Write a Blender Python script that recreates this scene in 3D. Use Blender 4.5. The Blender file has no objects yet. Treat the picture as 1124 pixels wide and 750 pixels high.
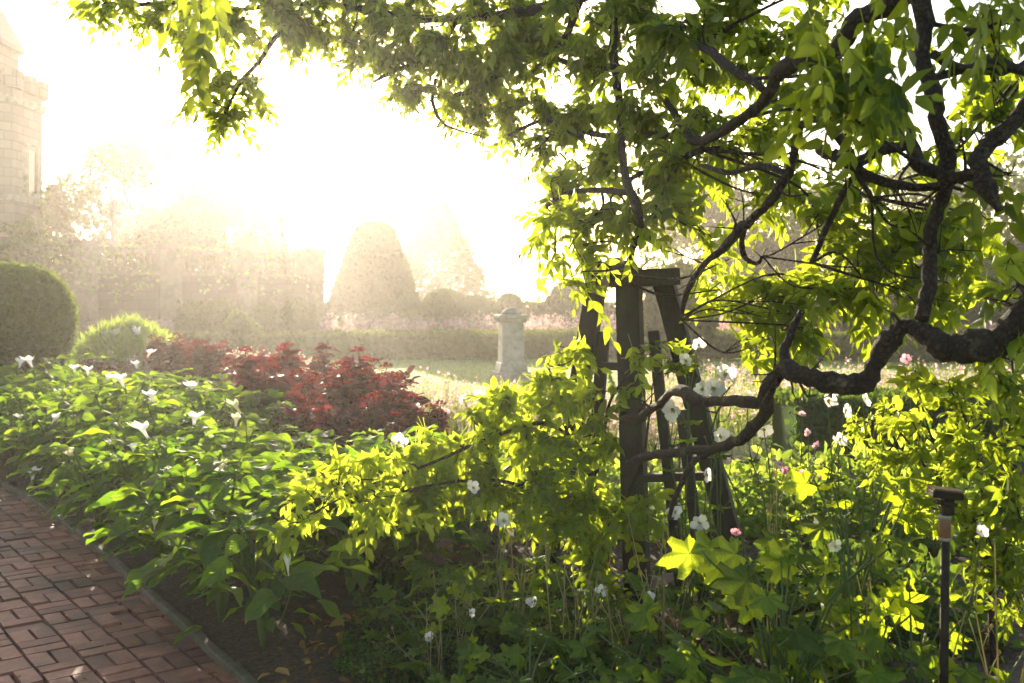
import bpy, math
import numpy as np
from mathutils import Vector

# ------------------------------------------------------------------ camera, world, sun, exposure
S = bpy.context.scene
COL = S.collection
F, CX, HY, CH = 1093.0, 562.0, 330.0, 1.6          # focal length in photo pixels, centre column, horizon row, eye height
R = math.radians

cam = bpy.data.objects.new('camera', bpy.data.cameras.new('camera'))
COL.objects.link(cam)
cam.location = (0, 0, CH)
cam.rotation_euler = (R(90), 0, 0)
cam.data.sensor_width = 36
cam.data.lens = 36 * F / 1124
cam.data.shift_y = -(375 - HY) / 1124
cam.data.clip_start = 0.05
cam.data.clip_end = 2000
cam.data.dof.use_dof = True
cam.data.dof.focus_distance = 4.8
cam.data.dof.aperture_fstop = 4.0
S.camera = cam

SUN_EL, SUN_AZ = 11.5, -13.5                        # degrees; azimuth from +Y towards +X
W = bpy.data.worlds.new('World')
S.world = W
W.use_nodes = True
nt = W.node_tree
bg = nt.nodes['Background']
sky = nt.nodes.new('ShaderNodeTexSky')
sky.sky_type = 'NISHITA'
sky.sun_disc = False
sky.sun_elevation = R(SUN_EL)
sky.sun_rotation = R(SUN_AZ)
sky.air_density = 1.0
sky.dust_density = 1.5
warm = nt.nodes.new('ShaderNodeMix')                 # the fog takes the blue out of the low sky
warm.data_type = 'RGBA'
warm.blend_type = 'MULTIPLY'
warm.inputs[0].default_value = 1.0
warm.inputs[7].default_value = (1.0, 0.90, 0.82, 1)
nt.links.new(sky.outputs[0], warm.inputs[6])
nt.links.new(warm.outputs[2], bg.inputs[0])
bg.inputs[1].default_value = 0.135

sl = bpy.data.lights.new('sun', 'SUN')
sl.energy = 5.0
sl.angle = R(0.5)
sl.color = (1.0, 0.84, 0.63)
sun = bpy.data.objects.new('sun', sl)
COL.objects.link(sun)
sdir = Vector((math.sin(R(SUN_AZ)) * math.cos(R(SUN_EL)), math.cos(R(SUN_AZ)) * math.cos(R(SUN_EL)), math.sin(R(SUN_EL))))
sun.rotation_euler = sdir.to_track_quat('Z', 'Y').to_euler()
sun.location = sdir * 60

S.view_settings.view_transform = 'Standard'
S.view_settings.look = 'None'
S.view_settings.gamma = 1.0
S.view_settings.use_curve_mapping = False
S.view_settings.exposure = 1.88

HAZE_DENSITY, HAZE_G = 0.00112, 0.74

S.render.engine = 'CYCLES'
cy = S.cycles
cy.use_denoising = True
try:
    cy.denoiser = 'OPENIMAGEDENOISE'
except Exception:
    pass
cy.max_bounces = 7
cy.diffuse_bounces = 4
cy.glossy_bounces = 2
cy.transmission_bounces = 5
cy.volume_bounces = 1
cy.transparent_max_bounces = 8
cy.sample_clamp_indirect = 6
cy.caustics_reflective = False
cy.caustics_refractive = False
cy.use_adaptive_sampling = True
cy.adaptive_threshold = 0.02

# ------------------------------------------------------------------ helpers
rng = np.random.RandomState(11)


def P(px, py, Y):
    """Photo pixel at a chosen depth -> world point."""
    return np.array([(px - CX) / F * Y, Y, CH + (HY - py) / F * Y])


def unit(v):
    v = np.asarray(v, float)
    return v / np.maximum(np.linalg.norm(v, axis=-1, keepdims=True), 1e-9)


def frames(d, n):
    X = unit(d)
    Y = unit(np.cross(n, X))
    Z = np.cross(X, Y)
    return X, Y, Z


class MB:
    def __init__(self):
        self.v, self.t, self.polys, self.n = [], [], {}, 0

    def add(self, verts, faces, tint=None, mat=0):
        """faces: {k: array (m,k)}"""
        verts = np.asarray(verts, float).reshape(-1, 3)
        if tint is None:
            tint = np.tile([0.5, 0.5, 0.5, 0.5], (len(verts), 1))
        self.v.append(verts)
        self.t.append(np.asarray(tint, float))
        for k, f in faces.items():
            f = np.asarray(f, int)
            if len(f):
                self.polys.setdefault((k, mat), []).append(f + self.n)
        self.n += len(verts)

    def scatter(self, tv, tf, pos, X, Y, Z, rnd=None, young=None, ta=None, mat=0):
        """A template stamped at many places; X, Y, Z already carry the scale."""
        m, k = len(pos), len(tv)
        if m == 0:
            return
        V = pos[:, None, :] + tv[None, :, 0:1] * X[:, None, :] + tv[None, :, 1:2] * Y[:, None, :] + tv[None, :, 2:3] * Z[:, None, :]
        rnd = rng.rand(m) if rnd is None else rnd
        young = np.full(m, 0.5) if young is None else young
        T = np.empty((m, k, 4))
        T[:, :, 0] = rnd[:, None]
        T[:, :, 1] = young[:, None]
        if ta is None:
            T[:, :, 2:] = 0.5
        else:
            T[:, :, 2:] = ta[None, :, :]
        off = (np.arange(m) * k)[:, None, None]
        self.add(V.reshape(-1, 3), {q: (f[None] + off).reshape(-1, q) for q, f in tf.items()}, T.reshape(-1, 4), mat)

    def tube(self, pts, rad, seg=6, cap=True, rough=0.0, tint=None, mat=0):
        pts = np.asarray(pts, float)
        n = len(pts)
        rad = np.broadcast_to(np.asarray(rad, float), (n,))
        tan = unit(np.gradient(pts, axis=0))
        ref = np.array([0, 0, 1.0]) if abs(tan[0][2]) < 0.9 else np.array([1.0, 0, 0])
        u = unit(np.cross(ref, tan[0]))
        a = np.arange(seg) / seg * 2 * math.pi
        V = []
        for i in range(n):
            u = unit(u - tan[i] * np.dot(u, tan[i]))
            w = np.cross(tan[i], u)
            r = rad[i] * (1 + rough * (rng.rand(seg) - 0.5))
            V.append(pts[i] + (np.cos(a) * r)[:, None] * u + (np.sin(a) * r)[:, None] * w)
        V = np.concatenate(V)
        i = np.arange(n - 1)[:, None] * seg
        j = np.arange(seg)[None, :]
        jn = (j + 1) % seg
        q = np.stack([i + j, i + jn, i + seg + jn, i + seg + j], -1).reshape(-1, 4)
        faces = {4: q}
        if cap:
            faces[seg] = np.array([list(range(seg))[::-1], list(range((n - 1) * seg, n * seg))]) if seg != 4 else np.zeros((0, 4), int)
            if seg == 4:
                faces[4] = np.concatenate([q, [[3, 2, 1, 0], list(range((n - 1) * 4, n * 4))]])
        self.add(V, faces, tint=None if tint is None else np.tile(tint, (len(V), 1)), mat=mat)

    def box(self, c, s, rz=0.0, taper=1.0, lean=(0, 0), tint=None):
        """box centred at c with size s; top face scaled by taper and moved by lean"""
        x, y, z = np.array(s) / 2.0
        v = np.array([[-x, -y, -z], [x, -y, -z], [x, y, -z], [-x, y, -z],
                      [-x * taper + lean[0], -y * taper + lean[1], z], [x * taper + lean[0], -y * taper + lean[1], z],
                      [x * taper + lean[0], y * taper + lean[1], z], [-x * taper + lean[0], y * taper + lean[1], z]])
        if rz:
            cs, sn = math.cos(rz), math.sin(rz)
            v = np.stack([v[:, 0] * cs - v[:, 1] * sn, v[:, 0] * sn + v[:, 1] * cs, v[:, 2]], 1)
        f = np.array([[3, 2, 1, 0], [4, 5, 6, 7], [0, 1, 5, 4], [1, 2, 6, 5], [2, 3, 7, 6], [3, 0, 4, 7]])
        self.add(v + np.array(c), {4: f}, tint=None if tint is None else np.tile(tint, (8, 1)))

    def beam(self, a, b, w, d, hint=(0, 1, 0), tint=None):
        """square timber from a to b"""
        a, b = np.array(a, float), np.array(b, float)
        t = unit(b - a)
        u = unit(np.cross(np.array(hint, float), t))
        k = np.cross(t, u)
        u, k = u * w / 2, k * d / 2
        v = np.array([a - u - k, a + u - k, a + u + k, a - u + k, b - u - k, b + u - k, b + u + k, b - u + k])
        f = np.array([[3, 2, 1, 0], [4, 5, 6, 7], [0, 1, 5, 4], [1, 2, 6, 5], [2, 3, 7, 6], [3, 0, 4, 7]])
        self.add(v, {4: f}, tint=None if tint is None else np.tile(tint, (8, 1)))

    def lathe(self, prof, c=(0, 0, 0), seg=24, wob=0.0):
        prof = np.asarray(prof, float)
        a = np.arange(seg) / seg * 2 * math.pi
        r = prof[:, 0:1] * (1 + wob * (rng.rand(len(prof), seg) - 0.5))
        V = np.stack([r * np.cos(a), r * np.sin(a), np.repeat(prof[:, 1:2], seg, 1)], -1).reshape(-1, 3) + np.array(c)
        n = len(prof)
        i = np.arange(n - 1)[:, None] * seg
        j = np.arange(seg)[None, :]
        jn = (j + 1) % seg
        q = np.stack([i + j, i + jn, i + seg + jn, i + seg + j], -1).reshape(-1, 4)
        self.add(V, {4: q, seg: np.array([list(range(seg))[::-1], list(range((n - 1) * seg, n * seg))])})

    def build(self, name, mats, parent=None, smooth=True, origin=None, bevel=0.0):
        if not isinstance(mats, (list, tuple)):
            mats = [mats]
        me = bpy.data.meshes.new(name)
        V = np.concatenate(self.v)
        if origin is None:
            origin = np.zeros(3)
            if parent is not None:
                origin = np.array(parent.get('_org', (0, 0, 0)))
        V = V - np.array(origin)
        loops, starts, mi, s = [], [], [], 0
        for (k, m), fl in self.polys.items():
            f = np.concatenate(fl)
            loops.append(f.ravel())
            starts.append(s + np.arange(len(f)) * k)
            mi.append(np.full(len(f), m))
            s += f.size
        loops, starts, mi = np.concatenate(loops), np.concatenate(starts), np.concatenate(mi)
        me.vertices.add(len(V))
        me.vertices.foreach_set('co', V.ravel().astype(np.float32))
        me.loops.add(len(loops))
        me.loops.foreach_set('vertex_index', loops.astype(np.int32))
        me.polygons.add(len(starts))
        me.polygons.foreach_set('loop_start', starts.astype(np.int32))
        for m in mats:
            me.materials.append(m)
        me.polygons.foreach_set('material_index', mi.astype(np.int32))
        me.polygons.foreach_set('use_smooth', np.full(len(starts), smooth))
        at = me.attributes.new('tint', 'FLOAT_COLOR', 'POINT')
        at.data.foreach_set('color', np.concatenate(self.t).ravel().astype(np.float32))
        me.update(calc_edges=True)
        me.validate()
        o = bpy.data.objects.new(name, me)
        COL.objects.link(o)
        if parent is not None:
            o.parent = parent
            if parent.type == 'MESH':
                o.location = (0, 0, 0)
        else:
            o.location = tuple(origin)
        if bevel:
            b = o.modifiers.new('bevel', 'BEVEL')
            b.width = bevel
            b.segments = 2
            b.limit_method = 'ANGLE'
        return o


def thing(name, label, cat, loc=(0, 0, 0), group=None):
    o = bpy.data.objects.new(name, None)
    COL.objects.link(o)
    o.empty_display_size = 0.2
    o.location = tuple(float(x) for x in loc)
    o['_org'] = [float(x) for x in loc]
    o['label'] = label
    o['category'] = cat
    if group:
        o['group'] = group
    return o


def tag(o, label=None, cat=None, group=None, kind=None):
    for k, v in (('label', label), ('category', cat), ('group', group), ('kind', kind)):
        if v:
            o[k] = v
    return o


def dup(root, loc, rz=0.0, sc=1.0, label=None, group=None):
    c = root.copy()
    COL.objects.link(c)
    c.location = tuple(float(x) for x in loc)
    c['_org'] = [float(x) for x in loc]
    c.rotation_euler = (0, 0, rz)
    c.scale = (sc, sc, sc) if np.isscalar(sc) else tuple(sc)
    if label:
        c['label'] = label
    if group:
        c['group'] = group

    def kids(a, b):
        for ch in list(a.children):
            k = ch.copy()
            COL.objects.link(k)
            k.parent = b
            kids(ch, k)
    kids(root, c)
    return c


def spline(pts, per=6):
    pts = np.asarray(pts, float)
    p = np.concatenate([[2 * pts[0] - pts[1]], pts, [2 * pts[-1] - pts[-2]]])
    out = []
    for i in range(1, len(p) - 2):
        t = np.linspace(0, 1, per, endpoint=False)[:, None]
        a, b, c, d = p[i - 1], p[i], p[i + 1], p[i + 2]
        out.append(0.5 * (2 * b + (c - a) * t + (2 * a - 5 * b + 4 * c - d) * t ** 2 + (3 * b - a - 3 * c + d) * t ** 3))
    out.append(pts[-1:])
    return np.concatenate(out)


def rdir(n):
    return unit(rng.normal(size=(n, 3)))


# ------------------------------------------------------------------ materials
def newmat(name):
    m = bpy.data.materials.new(name)
    m.use_nodes = True
    t = m.node_tree
    t.nodes.clear()
    out = t.nodes.new('ShaderNodeOutputMaterial')
    return m, t, out


def N(t, kind, **kw):
    n = t.nodes.new(kind)
    for k, v in kw.items():
        if k.startswith('i_'):
            n.inputs[k[2:].replace('_', ' ')].default_value = v
        else:
            setattr(n, k, v)
    return n


def mixc(t, fac, a, b, blend='MIX'):
    n = t.nodes.new('ShaderNodeMix')
    n.data_type = 'RGBA'
    n.blend_type = blend
    for s, v in ((0, fac), (6, a), (7, b)):
        if hasattr(v, 'is_linked') or hasattr(v, 'links'):
            t.links.new(v, n.inputs[s])
        elif s == 0:
            n.inputs[0].default_value = v
        else:
            n.inputs[s].default_value = (*v, 1)
    return n.outputs[2]


def math_(t, op, a, b=None, clamp=False):
    n = t.nodes.new('ShaderNodeMath')
    n.operation = op
    n.use_clamp = clamp
    for i, v in enumerate((a, b)):
        if v is None:
            continue
        if hasattr(v, 'links'):
            t.links.new(v, n.inputs[i])
        else:
            n.inputs[i].default_value = v
    return n.outputs[0]


def leafmat(name, old, young, tr_old, tr_young, trans=0.45, gloss=0.05, rough=0.4, vein=0.0, spot=0.25):
    """thin leaf: reflects and lets light through; colour varies leaf by leaf (tint.r) and with age (tint.g)"""
    m, t, out = newmat(name)
    at = N(t, 'ShaderNodeAttribute', attribute_name='tint')
    sep = N(t, 'ShaderNodeSeparateColor')
    t.links.new(at.outputs['Color'], sep.inputs[0])
    oi = N(t, 'ShaderNodeObjectInfo')
    r = math_(t, 'ADD', sep.outputs[0], math_(t, 'MULTIPLY', math_(t, 'SUBTRACT', oi.outputs['Random'], 0.5), 0.35))
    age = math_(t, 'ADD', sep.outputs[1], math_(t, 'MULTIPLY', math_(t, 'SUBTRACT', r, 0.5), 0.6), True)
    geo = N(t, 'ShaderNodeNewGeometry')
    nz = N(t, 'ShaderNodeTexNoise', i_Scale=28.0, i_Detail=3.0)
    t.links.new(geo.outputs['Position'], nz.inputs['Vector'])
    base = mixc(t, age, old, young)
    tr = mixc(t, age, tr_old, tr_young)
    v = math_(t, 'ADD', math_(t, 'MULTIPLY', nz.outputs[0], spot * 2), 1 - spot)
    v = math_(t, 'MULTIPLY', v, math_(t, 'ADD', math_(t, 'MULTIPLY', r, 0.5), 0.75))
    vv = N(t, 'ShaderNodeCombineColor')
    for i in range(3):
        t.links.new(v, vv.inputs[i])
    base = mixc(t, 1.0, base, vv.outputs[0], 'MULTIPLY')
    tr = mixc(t, 1.0, tr, vv.outputs[0], 'MULTIPLY')
    bump = N(t, 'ShaderNodeBump', i_Strength=0.35, i_Distance=0.004)
    if vein:
        # midrib and side veins from the leaf's own coordinates (tint.b across, alpha along)
        mid = math_(t, 'LESS_THAN', sep.outputs[2], 0.07)
        ph = math_(t, 'SUBTRACT', math_(t, 'MULTIPLY', at.outputs['Alpha'], 44.0), math_(t, 'MULTIPLY', sep.outputs[2], 14.0))
        sv = math_(t, 'GREATER_THAN', math_(t, 'SINE', ph), 0.86)
        mk = math_(t, 'MAXIMUM', mid, math_(t, 'MULTIPLY', sv, 0.6))
        k = math_(t, 'MULTIPLY', mk, vein)
        pale = tuple(min(1, c * 1.7 + 0.04) for c in old)
        base = mixc(t, k, base, pale)
        tr = mixc(t, math_(t, 'MULTIPLY', k, 0.5), tr, tuple(c * 0.4 for c in tr_old))
        hgt = math_(t, 'SUBTRACT', math_(t, 'MULTIPLY', math_(t, 'SINE', ph), 0.5), mk)
        t.links.new(hgt, bump.inputs['Height'])
    else:
        t.links.new(nz.outputs[0], bump.inputs['Height'])
    df = N(t, 'ShaderNodeBsdfDiffuse')
    tl = N(t, 'ShaderNodeBsdfTranslucent')
    gl = N(t, 'ShaderNodeBsdfGlossy', i_Roughness=rough)
    t.links.new(base, df.inputs[0])
    t.links.new(tr, tl.inputs[0])
    for s in (df, tl, gl):
        t.links.new(bump.outputs[0], s.inputs['Normal'])
    mx = N(t, 'ShaderNodeMixShader', i_Fac=trans)
    t.links.new(df.outputs[0], mx.inputs[1])
    t.links.new(tl.outputs[0], mx.inputs[2])
    m2 = N(t, 'ShaderNodeMixShader', i_Fac=gloss)
    if gloss > 0:
        lw = N(t, 'ShaderNodeLayerWeight', i_Blend=0.35)
        t.links.new(math_(t, 'ADD', math_(t, 'MULTIPLY', lw.outputs['Fresnel'], gloss * 1.5), gloss * 0.5), m2.inputs[0])
    t.links.new(mx.outputs[0], m2.inputs[1])
    t.links.new(gl.outputs[0], m2.inputs[2])
    t.links.new(m2.outputs[0], out.inputs[0])
    return m


def solid(name, c1, c2, scale=8.0, rough=0.8, bump=0.4, dist=0.01, stretch=(1, 1, 1), c3=None, scale3=2.0, tintvar=0.0, detail=6.0):
    """noise mottled surface with bump"""
    m, t, out = newmat(name)
    tc = N(t, 'ShaderNodeTexCoord')
    mp = N(t, 'ShaderNodeMapping')
    mp.inputs['Scale'].default_value = stretch
    t.links.new(tc.outputs['Object'], mp.inputs[0])
    nz = N(t, 'ShaderNodeTexNoise', i_Scale=scale, i_Detail=detail, i_Roughness=0.65)
    t.links.new(mp.outputs[0], nz.inputs['Vector'])
    rmp = N(t, 'ShaderNodeMapRange')
    rmp.inputs[1].default_value, rmp.inputs[2].default_value = 0.3, 0.7
    t.links.new(nz.outputs[0], rmp.inputs[0])
    col = mixc(t, rmp.outputs[0], c1, c2)
    if c3 is not None:
        n3 = N(t, 'ShaderNodeTexNoise', i_Scale=scale3, i_Detail=5.0, i_Roughness=0.7)
        t.links.new(tc.outputs['Object'], n3.inputs['Vector'])
        r3 = N(t, 'ShaderNodeMapRange')
        r3.inputs[1].default_value, r3.inputs[2].default_value = 0.48, 0.62
        t.links.new(n3.outputs[0], r3.inputs[0])
        col = mixc(t, r3.outputs[0], col, c3)
    if tintvar:
        at = N(t, 'ShaderNodeAttribute', attribute_name='tint')
        sep = N(t, 'ShaderNodeSeparateColor')
        t.links.new(at.outputs['Color'], sep.inputs[0])
        v = math_(t, 'ADD', math_(t, 'MULTIPLY', sep.outputs[0], tintvar), 1 - tintvar / 2)
        cc = N(t, 'ShaderNodeCombineColor')
        for i in range(3):
            t.links.new(v, cc.inputs[i])
        col = mixc(t, 1.0, col, cc.outputs[0], 'MULTIPLY')
    b = N(t, 'ShaderNodeBsdfPrincipled', i_Roughness=rough)
    t.links.new(col, b.inputs['Base Color'])
    bp = N(t, 'ShaderNodeBump', i_Strength=bump, i_Distance=dist)
    t.links.new(nz.outputs[0], bp.inputs['Height'])
    t.links.new(bp.outputs[0], b.inputs['Normal'])
    t.links.new(b.outputs[0], out.inputs[0])
    return m


def blockwork(name, c1, c2, mortar, scale=1.0, bw=0.6, bh=0.3):
    m, t, out = newmat(name)
    tc = N(t, 'ShaderNodeTexCoord')
    # walls are vertical: use (x+y along wall, z)
    sep = N(t, 'ShaderNodeSeparateXYZ')
    t.links.new(tc.outputs['Object'], sep.inputs[0])
    cmb = N(t, 'ShaderNodeCombineXYZ')
    t.links.new(math_(t, 'ADD', sep.outputs[0], math_(t, 'MULTIPLY', sep.outputs[1], 0.8)), cmb.inputs[0])
    t.links.new(sep.outputs[2], cmb.inputs[1])
    br = N(t, 'ShaderNodeTexBrick', i_Scale=scale)
    br.inputs['Brick Width'].default_value = bw
    br.inputs['Row Height'].default_value = bh
    br.inputs['Mortar Size'].default_value = 0.02
    br.inputs['Color1'].default_value = (*c1, 1)
    br.inputs['Color2'].default_value = (*c2, 1)
    br.inputs['Mortar'].default_value = (*mortar, 1)
    t.links.new(cmb.outputs[0], br.inputs['Vector'])
    nz = N(t, 'ShaderNodeTexNoise', i_Scale=3.0, i_Detail=8.0)
    t.links.new(tc.outputs['Object'], nz.inputs['Vector'])
    col = mixc(t, math_(t, 'MULTIPLY', nz.outputs[0], 0.6), br.outputs[0], tuple(c * 0.55 for c in c1))
    b = N(t, 'ShaderNodeBsdfPrincipled', i_Roughness=0.9)
    t.links.new(col, b.inputs['Base Color'])
    bp = N(t, 'ShaderNodeBump', i_Strength=0.6, i_Distance=0.03)
    t.links.new(math_(t, 'SUBTRACT', nz.outputs[0], br.outputs['Fac']), bp.inputs['Height'])
    t.links.new(bp.outputs[0], b.inputs['Normal'])
    t.links.new(b.outputs[0], out.inputs[0])
    return m


M = {}
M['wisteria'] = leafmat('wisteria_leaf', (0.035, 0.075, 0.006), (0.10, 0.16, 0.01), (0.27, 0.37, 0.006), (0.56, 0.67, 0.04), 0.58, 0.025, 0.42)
M['datura'] = leafmat('datura_leaf', (0.030, 0.075, 0.018), (0.055, 0.115, 0.018), (0.17, 0.36, 0.015), (0.42, 0.58, 0.02), 0.52, 0.022, 0.48, vein=0.7)
M['lobed'] = leafmat('lobed_leaf', (0.025, 0.065, 0.010), (0.06, 0.115, 0.012), (0.25, 0.42, 0.01), (0.56, 0.69, 0.02), 0.55, 0.03, 0.45, vein=0.5)
M['maroon'] = leafmat('maroon_leaf', (0.038, 0.009, 0.015), (0.075, 0.014, 0.018), (0.07, 0.012, 0.012), (0.19, 0.022, 0.017), 0.45, 0.05, 0.4)
M['redhead'] = leafmat('red_flower', (0.09, 0.008, 0.012), (0.20, 0.015, 0.017), (0.12, 0.012, 0.014), (0.26, 0.024, 0.02), 0.45, 0.02, 0.5)
M['box'] = leafmat('clipped_leaf', (0.035, 0.065, 0.018), (0.07, 0.11, 0.025), (0.10, 0.17, 0.02), (0.24, 0.30, 0.04), 0.22, 0.0, 0.5, spot=0.12)
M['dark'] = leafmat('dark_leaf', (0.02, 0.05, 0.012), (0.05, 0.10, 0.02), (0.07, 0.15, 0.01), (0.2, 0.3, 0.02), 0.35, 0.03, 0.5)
M['far'] = leafmat('tree_leaf', (0.04, 0.06, 0.02), (0.07, 0.09, 0.03), (0.10, 0.14, 0.03), (0.22, 0.26, 0.05), 0.35, 0.0, 0.6)
M['ivy'] = leafmat('ivy_leaf', (0.045, 0.08, 0.02), (0.09, 0.13, 0.03), (0.14, 0.2, 0.02), (0.3, 0.4, 0.04), 0.4, 0.04, 0.4)
M['fine'] = leafmat('fine_leaf', (0.06, 0.12, 0.03), (0.12, 0.2, 0.04), (0.2, 0.36, 0.04), (0.45, 0.55, 0.06), 0.5, 0.02, 0.5)
M['grass'] = leafmat('grass_blade', (0.06, 0.12, 0.025), (0.13, 0.19, 0.04), (0.2, 0.32, 0.03), (0.42, 0.5, 0.06), 0.5, 0.03, 0.4)
M['straw'] = leafmat('pale_stalk', (0.22, 0.2, 0.08), (0.30, 0.28, 0.14), (0.4, 0.36, 0.12), (0.6, 0.52, 0.25), 0.45, 0.02, 0.5)
M['white'] = leafmat('white_petal', (0.74, 0.73, 0.68), (0.80, 0.79, 0.75), (0.88, 0.85, 0.76), (0.92, 0.90, 0.82), 0.58, 0.02, 0.5, spot=0.06)
M['cream'] = leafmat('cream_petal', (0.68, 0.66, 0.44), (0.76, 0.74, 0.58), (0.7, 0.66, 0.35), (0.78, 0.74, 0.5), 0.42, 0.02, 0.5, spot=0.08)
M['pink'] = leafmat('pink_petal', (0.55, 0.30, 0.36), (0.70, 0.50, 0.52), (0.6, 0.3, 0.36), (0.8, 0.55, 0.55), 0.45, 0.0, 0.5, spot=0.1)
M['magenta'] = leafmat('rose_petal', (0.5, 0.14, 0.28), (0.65, 0.34, 0.42), (0.6, 0.18, 0.3), (0.75, 0.4, 0.45), 0.45, 0.0, 0.5, spot=0.1)
M['yellow'] = solid('flower_centre', (0.45, 0.38, 0.06), (0.30, 0.34, 0.05), 300, 0.8, 0.5, 0.001)
M['stem'] = leafmat('green_stem', (0.06, 0.11, 0.03), (0.11, 0.15, 0.04), (0.1, 0.15, 0.03), (0.2, 0.25, 0.05), 0.25, 0.06, 0.4)
M['litter'] = leafmat('dry_leaf', (0.10, 0.055, 0.025), (0.30, 0.19, 0.07), (0.15, 0.07, 0.02), (0.4, 0.22, 0.06), 0.25, 0.02, 0.6)
M['bark'] = solid('bark', (0.014, 0.009, 0.005), (0.06, 0.036, 0.018), 26, 0.9, 1.0, 0.012, (1, 1, 1), (0.09, 0.08, 0.05), 9.0)
def bark_mat():
    m, t, out = newmat('gnarled_bark')
    tc = N(t, 'ShaderNodeTexCoord')
    nz = N(t, 'ShaderNodeTexNoise', i_Scale=30.0, i_Detail=8.0, i_Roughness=0.7)
    t.links.new(tc.outputs['Object'], nz.inputs['Vector'])
    wob = mixc(t, 0.04, (0, 0, 0), nz.outputs['Color'])
    ad = N(t, 'ShaderNodeVectorMath', operation='ADD')
    t.links.new(tc.outputs['Object'], ad.inputs[0])
    t.links.new(wob, ad.inputs[1])
    vo = N(t, 'ShaderNodeTexVoronoi', feature='DISTANCE_TO_EDGE', i_Scale=52.0)
    t.links.new(ad.outputs[0], vo.inputs['Vector'])
    li = N(t, 'ShaderNodeTexNoise', i_Scale=13.0, i_Detail=6.0, i_Roughness=0.75)
    t.links.new(tc.outputs['Object'], li.inputs['Vector'])
    ck = math_(t, 'MULTIPLY', vo.outputs['Distance'], 5.0, True)
    col = mixc(t, ck, (0.010, 0.006, 0.004), (0.060, 0.038, 0.020))
    col = mixc(t, math_(t, 'MULTIPLY', nz.outputs[0], .6), col, (0.03, 0.018, 0.010))
    lk = math_(t, 'MULTIPLY', math_(t, 'GREATER_THAN', li.outputs[0], .60), .55)
    col = mixc(t, lk, col, (0.13, 0.115, 0.07))
    b = N(t, 'ShaderNodeBsdfPrincipled', i_Roughness=0.9)
    t.links.new(col, b.inputs['Base Color'])
    bp = N(t, 'ShaderNodeBump', i_Strength=1.0, i_Distance=0.012)
    t.links.new(math_(t, 'ADD', ck, nz.outputs[0]), bp.inputs['Height'])
    t.links.new(bp.outputs[0], b.inputs['Normal'])
    t.links.new(b.outputs[0], out.inputs[0])
    return m


M['bark'] = bark_mat()
M['wood'] = solid('weathered_timber', (0.010, 0.008, 0.006), (0.030, 0.024, 0.016), 26, 0.8, 0.9, 0.006, (1.6, 1.6, 0.07), (0.030, 0.034, 0.017), 5.0)
M['soil'] = solid('soil', (0.022, 0.014, 0.009), (0.06, 0.04, 0.026), 14, 0.95, 1.0, 0.05, c3=(0.085, 0.055, 0.03), scale3=40.0)
M['turf'] = solid('turf', (0.055, 0.09, 0.02), (0.10, 0.14, 0.035), 3.0, 0.95, 0.6, 0.03, c3=(0.12, 0.14, 0.045), scale3=0.4)
M['lawn'] = solid('lawn', (0.07, 0.12, 0.025), (0.11, 0.18, 0.04), 5.0, 0.95, 0.5, 0.02, c3=(0.10, 0.17, 0.045), scale3=0.7)
M['brick'] = solid('path_brick', (0.145, 0.055, 0.037), (0.255, 0.105, 0.070), 16, 0.72, 0.6, 0.004, c3=(0.12, 0.06, 0.043), scale3=2.6, tintvar=0.75)
M['joint'] = solid('mossy_joint', (0.055, 0.05, 0.032), (0.05, 0.062, 0.022), 9, 0.95, 0.8, 0.01)
M['kerb'] = solid('kerb_stone', (0.045, 0.038, 0.026), (0.10, 0.085, 0.06), 18, 0.85, 0.8, 0.008, c3=(0.035, 0.042, 0.018), scale3=5.0)
M['gravel'] = solid('gravel', (0.16, 0.13, 0.10), (0.26, 0.22, 0.17), 40, 0.9, 0.6, 0.006)
M['stone'] = blockwork('tower_stone', (0.34, 0.27, 0.20), (0.26, 0.21, 0.16), (0.2, 0.17, 0.13))
M['wall'] = blockwork('terrace_stone', (0.13, 0.095, 0.065), (0.095, 0.07, 0.05), (0.07, 0.055, 0.04), bw=0.7, bh=0.32)
M['dressed'] = solid('dressed_stone', (0.24, 0.22, 0.18), (0.38, 0.34, 0.28), 6, 0.85, 0.4, 0.01, c3=(0.16, 0.17, 0.11), scale3=2.5)
M['oldstone'] = solid('old_stone', (0.11, 0.085, 0.06), (0.19, 0.15, 0.11), 6, 0.9, 0.4, 0.01, c3=(0.09, 0.09, 0.05), scale3=2.5)
M['slate'] = solid('roof_slate', (0.12, 0.10, 0.09), (0.2, 0.17, 0.15), 9, 0.6, 0.5, 0.02)
M['glass'] = solid('dark_window', (0.02, 0.022, 0.025), (0.03, 0.03, 0.03), 4, 0.15, 0.05, 0.002)
M['iron'] = solid('dark_metal', (0.012, 0.010, 0.007), (0.035, 0.026, 0.016), 30, 0.65, 0.3, 0.002)
for n_ in M['iron'].node_tree.nodes:
    if n_.type == 'BSDF_PRINCIPLED':
        n_.inputs['Specular IOR Level'].default_value = 0.15
M['copper'] = solid('copper_collar', (0.09, 0.035, 0.018), (0.18, 0.08, 0.04), 40, 0.45, 0.3, 0.002)


# ------------------------------------------------------------------ leaf templates: (verts, faces, (across, along))
def leaflet_t():
    v = np.array([[0, 0, 0], [.3, -.5, .07], [.3, 0, 0], [.3, .5, .07], [.66, -.42, .03], [.66, 0, -.06], [.66, .42, .03], [1, 0, -.18]])
    f = {3: np.array([[0, 1, 2], [0, 2, 3], [4, 7, 5], [5, 7, 6]]), 4: np.array([[1, 4, 5, 2], [2, 5, 6, 3]])}
    ta = np.stack([np.abs(v[:, 1]) * 2, v[:, 0]], 1)
    return v, f, ta


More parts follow.
